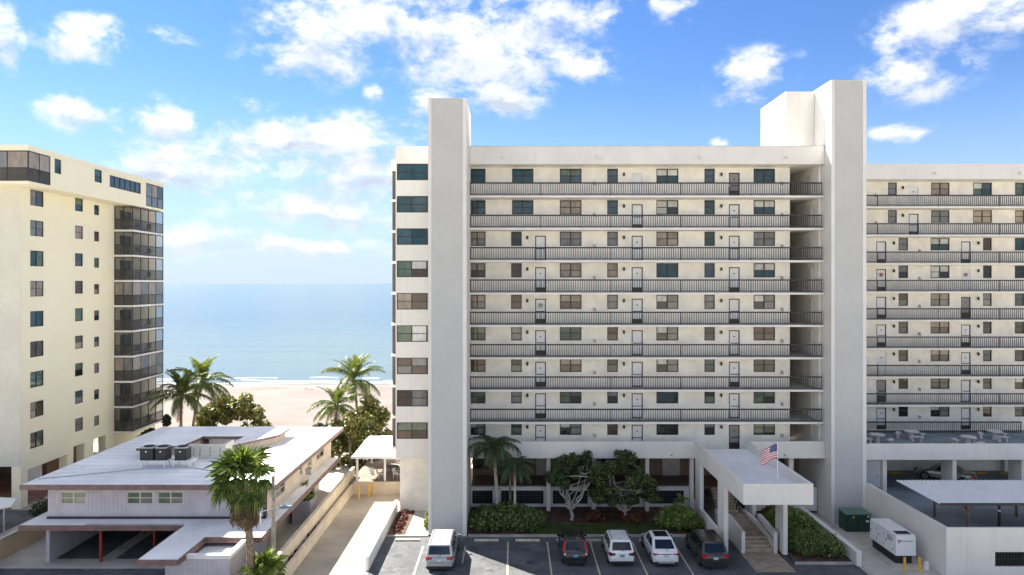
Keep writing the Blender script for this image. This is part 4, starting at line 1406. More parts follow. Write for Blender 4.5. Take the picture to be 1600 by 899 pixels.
# patio roof behind the driveway
pt = thing('patio_canopy', 'white patio roof on slim posts at the end of the driveway', 'canopy', (-12.3, 66.5, 1.0))
build('roof_panel', MB().hexa([(-14.9, 63.7, 3.38), (-9.6, 63.7, 3.38), (-9.75, 71, 3.65), (-14.9, 71, 3.65), (-14.9, 63.7, 3.48), (-9.6, 63.7, 3.48), (-9.75, 71, 3.75), (-14.9, 71, 3.75)]), CLOTHW, pt)
build('fascia', MB().box(-15.0, -9.65, 63.55, 63.69, 3.26, 3.50), WHITE_P, pt)
for x, y in ((-14.5, 63.95), (-11.9, 63.95), (-14.5, 70.6), (-11.9, 70.6)):
    build('post', MB().box(x - .09, x + .09, y - .09, y + .09, 1.0, 3.38), WHITE_P, pt)
struct('patio_floor', MB().box(-15.15, -9.64, 63.65, 72, 0, 1.0), pmat('brown_patio_concrete', (.22, .18, .14), .9, .12, .8))
def patio_chair(x, y, z, rz, label, mat):
    t = thing('patio_chair', label, 'chair', (x, y, z), 'chairs under the patio roof', rz)
    def lb(name, mb, m):
        return put(name, mb.mesh(name, [m]), t, (0, 0, 0), local=True)
    lb('seat', MB().box(-.25, .25, -.25, .25, .40, .45), mat)
    lb('backrest', MB().hexa([(-.25, .22, .45), (.25, .22, .45), (.25, .26, .45), (-.25, .26, .45), (-.25, .34, .95), (.25, .34, .95), (.25, .38, .95), (-.25, .38, .95)]), mat)
    for sx in (-1, 1):
        for sy in (-1, 1):
            lb('leg', MB().box(sx * .22 - .02, sx * .22 + .02, sy * .22 - .02, sy * .22 + .02, 0, .40), mat)
        lb('armrest', MB().box(sx * .26 - .025, sx * .26 + .025, -.25, .28, .62, .66), mat)
patio_chair(-13.3, 64.9, 1.0, .5, 'white chair under the patio roof, nearest its left post', WHITE_P)
patio_chair(-12.6, 65.2, 1.0, 2.2, 'white chair under the patio roof, second from the left post', WHITE_P)
patio_chair(-11.0, 65.1, 1.0, 1.2, 'white chair under the patio roof beside the building wall', WHITE_P)
tb = thing('patio_table', 'dark table among white chairs under the patio roof', 'table', (-11.6, 66.6, 1.0))
build('top', MB().cyl(-11.6, 66.6, 1.70, 1.75, .6, 16), DARKM, tb)
build('pedestal', MB().cyl(-11.6, 66.6, 1.0, 1.70, .06, 8), DARKM, tb)
# teal and red sunshades on the far terrace
def parasol(x, y, z0, h, r, mat, label, cat='umbrella'):
    t = thing('parasol', label, cat, (x, y, z0))
    n = 8
    vs = [(x, y, z0 + h)] + [(x + r * math.cos(6.283 * i / n), y + r * math.sin(6.283 * i / n), z0 + h - r * .35) for i in range(n)] + [(x, y, z0 + h - .05)] + [(x + r * .98 * math.cos(6.283 * i / n), y + r * .98 * math.sin(6.283 * i / n), z0 + h - r * .35 - .05) for i in range(n)]
    m = MB().add(vs, [(0, 1 + i, 1 + (i + 1) % n) for i in range(n)] + [(n + 1, n + 2 + (i + 1) % n, n + 2 + i) for i in range(n)] + [(1 + i, n + 2 + i, n + 2 + (i + 1) % n, 1 + (i + 1) % n) for i in range(n)])
    build('shade', m, mat, t)
    build('pole', MB().cyl(x, y, z0, z0 + h - .05, .03, 6), GALV, t)
parasol(XP(378, 92), 92, .05, 2.35, 1.5, REDC, 'red beach umbrella half hidden behind the sea grape bushes')
parasol(XP(520, 74), 74, .05, 3.2, 1.0, TEALC, 'teal parasol beside the back corner of the low house')

# pale carport edge at the far left
cp = thing('flat_canopy', 'white flat canopy edge poking in at the far left', 'canopy', (-39.6, 51.5, 0))
build('roof_panel', MB().prism([(-46, 47.5), (-38.3, 52.2), (-39.3, 54.2), (-46, 55)], 2.45, 2.55), WHITE_P, cp)
for x, y in ((-39.2, 52.7), (-44, 51), (-44.5, 53.5)):
    build('post', MB().box(x - .05, x + .05, y - .05, y + .05, 0, 2.45), GALV, cp)

# ------------------------------------------------------------------ carport on the parking deck
def carport():
    C = thing('carport', 'long carport with a white corrugated roof on the raised parking deck', 'carport', (41, 49.5, 2.2))
    x0, x1 = 29.3, 52.0
    n = int((x1 - x0) / .285) * 4
    mb = MB()
    vs = []
    prof = [0, .055, .055, 0]
    for i in range(n + 1):
        x = x0 + (x1 - x0) * i / n
        h = prof[i % 4]
        for (y, z) in ((46.75, 4.50), (52.05, 4.56)):
            vs.append((x, y, z + h))
    for i in range(n + 1):
        x = x0 + (x1 - x0) * i / n
        h = prof[i % 4] - .03
        for (y, z) in ((46.75, 4.50), (52.05, 4.56)):
            vs.append((x, y, z + h))
    k = 2 * (n + 1)
    fs = []
    for i in range(n):
        a = 2 * i
        fs += [(a, a + 2, a + 3, a + 1), (k + a, k + a + 1, k + a + 3, k + a + 2), (a, k + a, k + a + 2, a + 2), (a + 1, a + 3, k + a + 3, k + a + 1)]
    fs += [(0, 1, k + 1, k), (2 * n, k + 2 * n, k + 2 * n + 1, 2 * n + 1)]
    mb.add(vs, fs)
    build('roof_sheet', mb, pmat('white_sheet_metal', (.74, .76, .78), .45, .03, .5, spec=.5, dirt=((.5, .52, .54), .3, .5)), C)
    for y in (47.2, 50.9):
        build('beam', MB().box(x0 + .05, x1, y - .06, y + .06, 4.30, 4.455), RUST, C)
    build('edge_trim', MB().box(x0, x1, 46.70, 46.745, 4.38, 4.56), DARKM, C)
    for i, x in enumerate((31.5, 37.6, 43.7, 49.5)):
        for y in (47.2, 50.9):
            p = build('post', MB().box(x - .06, x + .06, y - .06, y + .06, 2.2, 4.30), RUST, C)
            mb = MB()
            for s in (-1, 1):
                mb.bar((x, y, 3.75), (x + s * .5, y, 4.28), .07)
                mb.bar((x, y - .0, 3.76), (x, y + s * .5, 4.27), .06)
            build('brace', mb, RUST, p)
carport()
b = thing('dark_bollard', 'black post with a pale band under the carport', 'bollard', (34.4, 48.2, 2.2))
build('post', MB().cyl(34.4, 48.2, 2.2, 3.9, .09, 10), DARKM, b)
build('band', MB().cyl(34.4, 48.2, 3.5, 3.62, .095, 10), WHITE_P, b)

# ------------------------------------------------------------------ service yard: transformer, generator, bollards
def transformer():
    T = thing('transformer', 'dark green pad-mounted transformer cabinet at the foot of the tall tower', 'transformer', (27.2, 54.1, .02))
    build('pad', MB().box(26.05, 28.35, 53.3, 55.0, .02, .10), CONC, T)
    build('cabinet', MB().box(26.2, 28.15, 53.55, 54.75, .10, 1.46), GREENB, T)
    build('lid', MB().hexa([(26.15, 53.48, 1.46), (28.2, 53.48, 1.46), (28.2, 54.8, 1.46), (26.15, 54.8, 1.46), (26.15, 53.48, 1.50), (28.2, 53.48, 1.50), (28.2, 54.8, 1.58), (26.15, 54.8, 1.58)]), pmat('faded_green_enamel', (.10, .19, .14), .5, .08, 1.5), T)
    for x0, x1 in ((26.25, 27.15), (27.2, 28.1)):
        d = build('door', MB().box(x0, x1, 53.51, 53.55, .16, 1.42), GREENB, T)
        build('handle', MB().box(x1 - .12, x1 - .08, 53.47, 53.51, .7, .9), DARKM, d)
    build('warning_sign', MB().box(27.75, 27.98, 53.495, 53.51, .88, 1.02), WHITE_P, T)
    build('warning_sign', MB().box(26.7, 26.84, 53.495, 53.51, 1.2, 1.32), YELLOWP, T)
    build('warning_sign', MB().box(27.85, 28.02, 53.495, 53.51, 1.27, 1.36), WHITE_P, T)
transformer()
def generator():
    G = thing('generator', 'white box generator on a black base tank in the service yard', 'generator', (27.2, 49.1, .02))
    build('pad', MB().box(26.2, 28.3, 46.9, 51.2, .02, .10), CONC, G)
    build('base_tank', MB().box(26.72, 27.85, 47.55, 50.6, .10, .72), BLACKT, G)
    bm = MB().hexa([(26.6, 47.3, .72), (28.0, 47.3, .72), (28.0, 50.75, .72), (26.6, 50.75, .72), (26.62, 47.32, 2.13), (27.98, 47.32, 2.13), (27.98, 50.73, 2.13), (26.62, 50.73, 2.13)])
    build('enclosure', bm, GENW, G)
    build('roof_louvre', MB().box(26.8, 27.8, 47.5, 48.1, 2.131, 2.16), pmat('louvre_blue_grey', (.20, .24, .28), .5), G)
    mb = MB()
    for i in range(7):
        mb.box(26.84, 27.76, 47.55 + .075 * i, 47.58 + .075 * i, 2.161, 2.18)
    build('louvre_slats', mb, DARKM, G, 'stuff')
    for y0, y1 in ((47.6, 48.6), (48.7, 49.6), (49.7, 50.6)):
        d = build('side_door', MB().box(26.575, 26.602, y0, y1, .82, 2.02), GENW, G)
        build('hinge', MB().box(26.56, 26.575, y0 + .05, y0 + .10, 1.0, 1.12), DARKM, d)
        build('hinge', MB().box(26.56, 26.575, y0 + .05, y0 + .10, 1.7, 1.82), DARKM, d)
        build('latch', MB().box(26.555, 26.575, y1 - .14, y1 - .06, 1.35, 1.47), DARKM, d)
    mb = MB()
    for i in range(5):
        mb.box(26.56, 26.574, 47.75 + .0, 48.35, 1.55 + .08 * i, 1.585 + .08 * i)
    build('intake_louvre', mb, pmat('louvre_blue_grey'   , (.2, .24, .28)), G, 'stuff')
    # round red and dark emblem with a short dark line of lettering, too small to read
    em = MB()
    cx, cz, r = 26.84, 1.72, .12
    for i in range(3):
        a0 = R(90 + 120 * i)
        pts = [(cx + r * math.cos(a0 + R(t)), cz + r * math.sin(a0 + R(t))) for t in (8, 35, 62, 90, 112)] + [(cx + .045 * math.cos(a0 + R(80)), cz + .045 * math.sin(a0 + R(80)))]
        em.prism_y(pts, 47.285, 47.302, 0 if i == 0 else (0 if i == 1 else 1))
    build('emblem', em, [pmat('emblem_red', (.45, .02, .05), .4), pmat('emblem_plum', (.12, .03, .06), .4)], G)
    lt = MB()
    rr = random.Random(3)
    x = 27.02
    for i in range(11):
        h = .085 if i in (0, 6) else .06
        lt.box(x, x + .018, 47.288, 47.305, 1.72 - .02, 1.72 - .02 + h)
        lt.box(x + .0185, x + .045, 47.288, 47.304, 1.72 - .02 + rr.choice((0, .022, .04)), 1.72 + rr.choice((.004, .03, .04)))
        x += .075
    build('lettering', lt, pmat('lettering_navy', (.05, .05, .09), .5), G, 'stuff')
generator()
for i, (x, y) in enumerate(((26.6, 46.25), (27.62, 46.25))):
    t = thing('bollard', ['yellow bollard directly in front of the generator', 'yellow bollard right of the generator, beside the deck wall'][i], 'bollard', (x, y, .02), 'yellow bollards by the generator')
    build('post', MB().cyl(x, y, .02, 1.0, .085, 12), YELLOWP, t, smooth=40)
    build('cap', MB().cyl(x, y, 1.0, 1.05, .085, 12, .04), YELLOWP, t)
for i, (x, y) in enumerate(((-13.9, 62.0), (-13.15, 62.6), (-12.75, 62.9))):
    t = thing('pipe_bollard', ['leftmost yellow pipe bollard at the end of the driveway', 'middle yellow pipe bollard at the end of the driveway', 'rightmost yellow pipe bollard at the end of the driveway'][i], 'bollard', (x, y, .004), 'yellow bollards at the driveway end')
    build('post', MB().cyl(x, y, .004, 1.25, .07, 10), YELLOWP, t)
    build('cap', MB().cyl(x, y, 1.25, 1.30, .07, 10, .03), YELLOWP, t)
t = thing('utility_marker', 'small white marker box at the foot of the deck wall', 'marker', (28.35, 46.7, .02))
build('box', MB().hexa([(28.2, 46.6, .02), (28.5, 46.6, .02), (28.5, 46.8, .02), (28.2, 46.8, .02), (28.24, 46.62, .5), (28.46, 46.62, .5), (28.46, 46.78, .5), (28.24, 46.78, .5)]), WHITE_P, t)
build('lid', MB().box(28.22, 28.48, 46.6, 46.8, .501, .54), WHITE_P, t)

# ------------------------------------------------------------------ round concrete picnic tables on the terrace
def picnic(x, y, z, rz, label):
    t = thing('picnic_table', label, 'picnic table', (x, y, z), 'concrete tables on the terrace', rz)
    def lp(name, mb, sm=None):
        return put(name, mb.mesh(name, [TABLEC], sm), t, (0, 0, 0), local=True)
    lp('top', MB().cyl(0, 0, .68, .77, .62, 20))
    lp('pedestal', MB().cyl(0, 0, 0, .68, .24, 10, .17))
    for k in range(3):
        a = 6.283 * k / 3 + .4
        pts_o = [(1.28 * math.cos(a + s), 1.28 * math.sin(a + s)) for s in np.linspace(-.46, .46, 7)]
        pts_i = [(.92 * math.cos(a + s), .92 * math.sin(a + s)) for s in np.linspace(.42, -.42, 7)]
        b = lp('bench', MB().prism(pts_o + pts_i, .40, .48))
        for s in (-.3, .3):
            cx, cy = 1.1 * math.cos(a + s), 1.1 * math.sin(a + s)
            put('leg', MB().cyl(cx, cy, 0, .40, .12, 8, .09).mesh('leg', [TABLEC]), b, (0, 0, 0), local=True)
picnic(XP(1424, 62.6), 62.6, 5.32, 0.0, 'round concrete picnic table on the terrace, second from the tower')
picnic(XP(1371, 61.2), 61.2, 5.32, 0.9, 'round concrete picnic table right against the tower edge')
picnic(XP(1554, 62.6), 62.6, 5.32, 0.15, 'round concrete picnic table on the terrace nearest the right edge of the photo')
picnic(XP(1513, 60.3), 60.3, 5.32, 0.5, 'round concrete picnic table mostly hidden behind the terrace parapet')

# ------------------------------------------------------------------ flagpole on the entrance canopy
def flag():
    x, y, z0, z1 = XP(1215, 46.2), 46.2, 5.82, 8.75
    t = thing('flagpole', 'white flagpole with a flying flag of stars and stripes on the entrance canopy', 'flag', (x, y, z0))
    build('pole', MB().cyl(x, y, z0, z1 + .12, .035, 8, .025), WHITE_P, t)
    build('finial', MB().cyl(x, y, z1 + .12, z1 + .2, .05, 8, .02), CHROME, t)
    NX, NZ, L, Hh = 26, 13, 1.5, .95
    def pt_(u, v):
        # cloth drawn out to the left by the wind, its free end sagging
        xx = x - .04 - L * u * (.80 - .06 * u)
        zz = z1 - Hh * v - .62 * u ** 1.35 - .05 * math.sin(u * 9 + v) * u
        yy = y + .10 * math.sin(u * 10 - v * 1.6) * (.25 + u)
        return (xx, yy, zz)
    vs = [pt_(i / NX, j / NZ) for j in range(NZ + 1) for i in range(NX + 1)]
    mb = MB()
    n0 = len(vs)
    mb.v = vs + [(a, b + .008, c) for a, b, c in vs]
    for j in range(NZ):
        for i in range(NX):
            a = j * (NX + 1) + i
            can = i < NX * .4 and j < 7
            mi = 2 if can else (0 if j % 2 == 0 else 1)
            mb.f.append((a, a + NX + 1, a + NX + 2, a + 1))
            mb.m.append(mi)
            mb.f.append((n0 + a, n0 + a + 1, n0 + a + NX + 2, n0 + a + NX + 1))
            mb.m.append(mi)
    fl = build('flag', mb, [pmat('flag_red', (.42, .012, .03), .8, .05, 5), pmat('flag_white', (.82, .82, .82), .8, .03, 5), pmat('flag_blue', (.03, .05, .17), .8, .05, 5)], t)
    st = MB()
    for r in range(9):
        for c in range(6 if r % 2 == 0 else 5):
            u = (.4 / 12) * (1 + 2 * c + (r % 2))
            v = (7 / 13 / 10) * (r + 1)
            p = pt_(u, v)
            s = .018
            ring = []
            for q in range(10):
                rr = s if q % 2 == 0 else s * .4
                an = R(90 + 36 * q)
                ring.append((p[0] + rr * math.cos(an), p[1] - .006, p[2] + rr * math.sin(an)))
            st.add(ring, [tuple(range(10))])
    build('stars', st, MATS['flag_white'], fl, 'stuff')
flag()

# ------------------------------------------------------------------ poles beside the fan palm
def poles():
    x, y = XP(427, 44.3), 44.3
    t = thing('utility_pole', 'tall grey pole beside the fan palm with a street lamp arm', 'pole', (x, y, 0))
    build('shaft', MB().cyl(x, y, 0, 7.1, .14, 10, .11), WOODP, t)
    build('cap', MB().cyl(x, y, 7.1, 7.16, .12, 10, .05), GALV, t)
    build('conduit', MB().cyl(x + .13, y - .05, 0, 6.2, .03, 6), GALV, t)
    x2, y2 = XP(390.5, 43.0), 43.0
    t = thing('lamp_post', 'shorter weathered post in front of the palm trunk with a lamp on a long arm', 'lamp post', (x2, y2, 0))
    build('shaft', MB().box(x2 - .085, x2 + .085, y2 - .085, y2 + .085, 0, 5.2), WOODP, t)
    arm = build('arm', MB().tube([(x2, y2, 4.75), (x2 + .6, y2 + .1, 5.15), (x2 + 1.5, y2 + .3, 5.35), (x2 + 1.9, y2 + .35, 5.38)], .03, 6), GALV, t)
    build('brace', MB().tube([(x2, y2, 5.05), (x2 + .6, y2 + .1, 5.16)], .02, 6), GALV, arm)
    hd = MB()
    cx, cy, cz = x2 + 2.15, y2 + .4, 5.38
    hd.hexa([(cx - .42, cy - .16, cz - .06), (cx + .42, cy - .12, cz - .06), (cx + .42, cy + .12, cz - .06), (cx - .42, cy + .16, cz - .06), (cx - .36, cy - .10, cz + .09), (cx + .34, cy - .07, cz + .09), (cx + .34, cy + .07, cz + .09), (cx - .36, cy + .10, cz + .09)])
    h = build('lamp_head', hd, pmat('blue_grey_lamp_housing', (.20, .30, .38), .45, .06, 3), t)
    build('lens', MB().box(cx - .25, cx + .25, cy - .08, cy + .08, cz - .09, cz - .061), WHITE_P, h)
    # white pipe vent standing on the lower roof
    v = thing('vent_pipe', 'white roof vent pipe with a dark cap on the lower roof behind the palm', 'vent', (XP(407, 47.0), 47.0, 2.9))
    build('pipe', MB().cyl(XP(407, 47.0), 47.0, 2.9, 4.4, .05, 8), WHITE_P, v)
    build('cap', MB().box(XP(407, 47) - .06, XP(407, 47) + .45, 46.95, 47.05, 4.4, 4.62), DARKM, v)
poles()

# ------------------------------------------------------------------ wheel stops in the open lot
ws = [(-7.95, 'wheel stop in the sunlit bay left of the silver minivan'), (-1.95, 'wheel stop in the first empty bay right of the silver minivan'), (1.18, 'wheel stop in the second empty bay, left of the dark crossover'), (4.3, 'wheel stop in front of the dark crossover'), (7.4, 'wheel stop between the dark crossover and the white crossover'), (10.6, 'wheel stop by the nose of the white coupe-backed crossover')]
stop_me = None
for i, (x, lab) in enumerate(ws):
    if stop_me is None:
        mb = MB().prism_x([(-.09, 0), (.09, 0), (.06, .13), (-.06, .13)], -.92, .92)
        stop_me = mb.mesh('wheel_stop', [pmat('cream_wheel_stop', (.62, .54, .40), .85, .1, 3, .2, 25)])
    o = put('wheel_stop', stop_me, None, (x if i != 4 else 6.55, 51.95, .0))
    tag(o, lab, 'wheel stop', 'wheel stops in the front lot')

# ------------------------------------------------------------------ vegetation
def leaf_cloud(name, clumps, n, size, seed, aspect=1.8, up=0.5, shell=0.55, zmin=None):
    """many leaf-sized faces through the volume of the given clumps (cx, cy, cz, rx, ry, rz)"""
    rng = np.random.RandomState(seed)
    vol = np.array([c[3] * c[4] * c[5] for c in clumps]) ** .7
    idx = rng.choice(len(clumps), n, p=vol / vol.sum())
    C = np.array(clumps)[idx]
    d = rng.randn(n, 3)
    d /= np.linalg.norm(d, axis=1)[:, None]
    rad = shell + (1 - shell) * rng.rand(n) ** .6
    rad *= 1 + .13 * rng.randn(n) * (rng.rand(n) < .3)
    p = C[:, :3] + d * C[:, 3:6] * rad[:, None]
    if zmin is not None:
        p[:, 2] = np.maximum(p[:, 2], zmin + .02)
    nrm = d * .6 + rng.randn(n, 3) * .6
    nrm[:, 2] += up
    nrm /= np.linalg.norm(nrm, axis=1)[:, None]
    a = np.cross(nrm, rng.randn(n, 3))
    a /= np.linalg.norm(a, axis=1)[:, None]
    b = np.cross(nrm, a)
    s = size * (.6 + .8 * rng.rand(n))[:, None]
    v = np.empty((n, 4, 3))
    v[:, 0] = p - a * s * .5 * aspect
    v[:, 1] = p + b * s * .5 - a * s * .05
    v[:, 2] = p + a * s * .5 * aspect
    v[:, 3] = p - b * s * .5 - a * s * .05
    # slight fold along the midrib
    v[:, 1] += nrm * s * .15
    v[:, 3] += nrm * s * .15
    me = bpy.data.meshes.new(name)
    me.vertices.add(n * 4)
    me.vertices.foreach_set('co', v.reshape(-1))
    me.loops.add(n * 6)
    q = np.arange(n)[:, None] * 4
    tri = np.concatenate([q + 0, q + 1, q + 2, q + 0, q + 2, q + 3], 1).reshape(-1)
    me.loops.foreach_set('vertex_index', tri.astype(np.int32))
    me.polygons.add(n * 2)
    me.polygons.foreach_set('loop_start', np.arange(n * 2) * 3)
    me.polygons.foreach_set('loop_total', np.full(n * 2, 3))
    me.update()
    me.validate()
    return me
def put_cloud(name, parent, mat, clumps, n, size, seed, **kw):
    o0 = wpos(parent)
    cl = [(c[0] - o0.x, c[1] - o0.y, c[2] - o0.z) + tuple(c[3:]) for c in clumps]
    if 'zmin' in kw:
        kw['zmin'] -= o0.z
    me = leaf_cloud(name, cl, n, size, seed, **kw)
    me.materials.append(mat)
    return put(name, me, parent, (0, 0, 0), local=True)

FROND = leafmat('coconut_leaflet', (0.055, 0.080, 0.024), (0.21, 0.25, 0.075), .38)
FRONDQ = leafmat('queen_palm_leaflet', (0.035, 0.065, 0.03), (0.14, 0.19, 0.08), .3)
FRONDF = leafmat('fan_palm_leaf', (0.07, 0.115, 0.03), (0.32, 0.38, 0.11), .42)
DEADF = leafmat('dead_fan_leaf', (0.11, 0.072, 0.04), (0.30, 0.21, 0.12), .15, .8)
DEADC = leafmat('dead_frond', (0.16, 0.10, 0.05), (0.32, 0.21, 0.11), .15, .8)
YOUNGF = leafmat('young_fan_leaf', (0.10, 0.15, 0.03), (0.30, 0.36, 0.09), .35)
GRAPE = leafmat('sea_grape_leaf', (0.055, 0.072, 0.022), (0.38, 0.37, 0.12), .2, .35, hue=((.34, .20, .06), .07))
HEDGE = leafmat('hedge_leaf', (0.06, 0.105, 0.03), (0.28, 0.36, 0.11), .25, .4)
HEDGE2 = leafmat('bright_hedge_leaf', (0.075, 0.12, 0.026), (0.38, 0.45, 0.12), .25, .4)
TREEL = leafmat('small_dark_leaf', (0.03, 0.05, 0.018), (0.14, 0.18, 0.06), .25, .45)
CROTON = leafmat('croton_leaf', (0.09, 0.035, 0.02), (0.30, 0.14, 0.06), .2, .4)
REDFL = leafmat('red_flower_leaf', (0.05, 0.014, 0.011), (0.16, 0.032, 0.024), .2, .5)
DUSKY = leafmat('dusky_shrub_leaf', (0.018, 0.030, 0.014), (0.05, 0.075, 0.03), .2, .5)

def frond_mesh(L, th0, th1, n, ll, seed, mat, droop=.5, vee=.35, wid=.045):
    """pinnate palm leaf along +X: arched midrib with tapering leaflets on both sides"""
    rng = np.random.RandomState(seed)
    mb = MB()
    seg = 12
    p = Vector((0, 0, 0))
    pts = [p.copy()]
    dirs = []
    for i in range(seg):
        t = (i + .5) / seg
        th = R(th0 + (th1 - th0) * t ** .9)
        d = Vector((math.cos(th), 0, math.sin(th)))
        dirs.append(d)
        p = p + d * (L / seg)
        pts.append(p.copy())
    mb.tube(pts, [.035 * (1 - .8 * i / seg) + .006 for i in range(seg + 1)], 4)
    for i in range(n):
        t = .12 + .88 * (i + rng.rand() * .6) / n
        if t >= .995:
            t = .99
        k = min(seg - 1, int(t * seg))
        base = pts[k].lerp(pts[k + 1], t * seg - k)
        d = dirs[k]
        up = Vector((-d.z, 0, d.x))
        ln = ll * (math.sin(math.pi * min(1, .18 + .80 * t)) ** .7) * (.85 + .3 * rng.rand())
        for s in (-1, 1):
            f = .35 + .75 * t + .15 * rng.randn()
            v = (Vector((0, s, 0)) + d * f + up * (vee + .12 * rng.randn())).normalized()
            w = d * wid * (.6 + .5 * math.sin(math.pi * t))
            m = base + v * ln * .5
            e = base + v * ln * .95 + Vector((0, 0, -1)) * ln * droop * (.6 + .7 * rng.rand())
            m = m + Vector((0, 0, -1)) * ln * droop * .18
            nb = len(mb.v)
            mb.add([base - w * .5, base + w * .5, m + w * .5, m - w * .5, e], [(0, 1, 2, 3), (3, 2, 4)])
    return mb.mesh('frond', [mat])

def fan_mesh(Lp, Rf, mat, seed, droop=.35, span=250, nseg=22):
    """palmate leaf along +X: stalk, then pleated segments radiating with drooping tips"""
    rng = np.random.RandomState(seed)
    mb = MB()
    mb.tube([(0, 0, 0), (Lp * .5, 0, Lp * .10), (Lp, 0, Lp * .12)], [.028, .020, .014], 4)
    c = Vector((Lp, 0, Lp * .12))
    for i in range(nseg):
        a = R(-span / 2 + span * (i + .5) / nseg)
        r = Rf * (.75 + .25 * math.cos(a * .6)) * (.9 + .2 * rng.rand())
        d = Vector((math.cos(a), math.sin(a), .12 + .10 * rng.randn()))
        da = R(span / nseg * .62)
        l = Vector((math.cos(a - da), math.sin(a - da), .10))
        h = Vector((math.cos(a + da), math.sin(a + da), .10))
        m1 = c + l * r * .55 - Vector((0, 0, .03))
        m2 = c + h * r * .55 - Vector((0, 0, .03))
        mm = c + d * r * .6 + Vector((0, 0, .05))
        e = c + d * r - Vector((0, 0, droop * r * (.5 + .8 * rng.rand())))
        mb.add([c, m1, mm, m2, e], [(0, 1, 2), (0, 2, 3), (1, 4, 2), (2, 4, 3)])
    return mb.mesh('fan_leaf', [mat])

FV = {}
def fronds(kind):
    if kind not in FV:
        if kind == 'coconut':
            FV[kind] = [frond_mesh(3.7, 86, 20, 46, .75, 1, FROND, .45, .3, .085), frond_mesh(4.1, 58, -38, 50, .80, 2, FROND, .75, .2, .085), frond_mesh(3.8, 18, -66, 46, .78, 3, FROND, .95, .05, .085), frond_mesh(3.0, -28, -82, 38, .65, 4, DEADC, .6, .0, .06)]
        elif kind == 'queen':
            FV[kind] = [frond_mesh(2.6, 72, -30, 60, .62, 11, FRONDQ, .7, .2, .045), frond_mesh(2.9, 50, -72, 64, .70, 12, FRONDQ, 1.0, .1, .045), frond_mesh(2.6, 15, -86, 58, .62, 13, FRONDQ, 1.1, .0, .045), frond_mesh(1.9, -50, -88, 30, .4, 14, DEADC, .8, .0, .04)]
        elif kind == 'fan':
            FV[kind] = [fan_mesh(.9, 1.0, FRONDF, 21, .25), fan_mesh(1.1, 1.05, FRONDF, 22, .45), fan_mesh(1.0, 1.0, FRONDF, 23, .7)]
        elif kind == 'deadfan':
            FV[kind] = [fan_mesh(.6, .95, DEADF, 24, .7, 150, 14), fan_mesh(.8, .85, DEADF, 25, .8, 130, 12)]
        elif kind == 'young':
            FV[kind] = [fan_mesh(.8, .95, YOUNGF, 26, .25, 230), fan_mesh(.9, .9, YOUNGF, 27, .5, 230)]
        elif kind == 'sapling':
            FV[kind] = [frond_mesh(1.0, 60, -40, 22, .35, 31, YOUNGF, .4, .2, .04)]
    return FV[kind]

def trunk_path(base, top, bend, n=9):
    b, t = Vector(base), Vector(top)
    return [b.lerp(t, i / n) + Vector((bend[0], bend[1], 0)) * math.sin(math.pi * i / n) for i in range(n + 1)]

def feather_palm(label, base, top, bend, kind, nf, scale, seed, r0=.19, r1=.13, mat=None, group=None, ring=True, dead=3, name='palm_tree'):
    rng = random.Random(seed)
    t = thing(name, label, 'palm tree', base, group)
    path = trunk_path(base, top, bend)
    n = len(path) - 1
    rad = [(r0 * (1.35 if i == 0 else 1) * (1 - i / n) + r1 * i / n) * (1 + .06 * (rng.random() - .5)) for i in range(n + 1)]
    build('trunk', MB().tube(path, rad, 9), mat or TRUNKP, t, smooth=60)
    fs = fronds(kind)
    for i in range(nf + dead):
        q = i / max(1, nf - 1)
        if i >= nf:
            me, tilt = fs[3], rng.uniform(-5, 15)
        elif q < .34:
            me, tilt = fs[0], rng.uniform(-15, 14)
        elif q < .68:
            me, tilt = fs[1], rng.uniform(-12, 16)
        else:
            me, tilt = fs[2], rng.uniform(-14, 14)
        az = i * 2.39996 + rng.uniform(-.25, .25)
        s = scale * rng.uniform(.86, 1.08)
        o = put('frond', me, t, path[-1] + Vector((math.cos(az), math.sin(az), 0)) * r1 * .6 + Vector((0, 0, -.05 - .12 * q)))
        o.rotation_euler = (R(rng.uniform(-12, 12)), -R(tilt), az)
        o.scale = (s, s, s)
    if kind == 'coconut':
        for k in range(4):
            a = rng.uniform(0, 6.28)
            c = path[-1] + Vector((math.cos(a) * .25, math.sin(a) * .25, -.35))
            mb = MB()
            mb.tube([c + Vector((0, 0, -.16)), c + Vector((0, 0, -.08)), c, c + Vector((0, 0, .1))], [.03, .11, .13, .04], 7)
            build('coconut', mb, pmat('coconut_husk', (.22, .20, .06), .6, .1, 3), t, smooth=80)
    if kind == 'queen':
        d = path[-1]
        build('crownshaft', MB().tube([d - Vector((0, 0, .1)), d + Vector((0, 0, .45))], [r1 * 1.15, .07], 8), pmat('crownshaft_green', (.16, .20, .07), .6, .1, 3), t, smooth=60)
    return t

def at(px, py, Y):
    return (XP(px, Y), Y, ZP(py, Y))
# coconut palms on the beach side
feather_palm('taller coconut palm left of the gap, standing over the low house', (XP(299, 78), 78, -.02), at(316, 598, 78), (-.3, 0), 'coconut', 24, 1.06, 5, group='coconut palms by the beach')
feather_palm('shorter coconut palm beside the cream tower balconies', (XP(286, 74), 74, -.02), at(284, 617, 74), (-.15, 0), 'coconut', 22, .98, 6, group='coconut palms by the beach')
feather_palm('tallest coconut palm beside the white building, right of the sea view', (XP(556, 80), 80, -.02), at(553, 592, 80), (.25, 0), 'coconut', 25, 1.08, 7, group='coconut palms by the beach')
feather_palm('leaning coconut palm with brown lower fronds left of the white building', (XP(532, 75), 75, -.02), at(526, 634, 75), (-.25, 0), 'coconut', 20, .95, 8, dead=6, group='coconut palms by the beach')
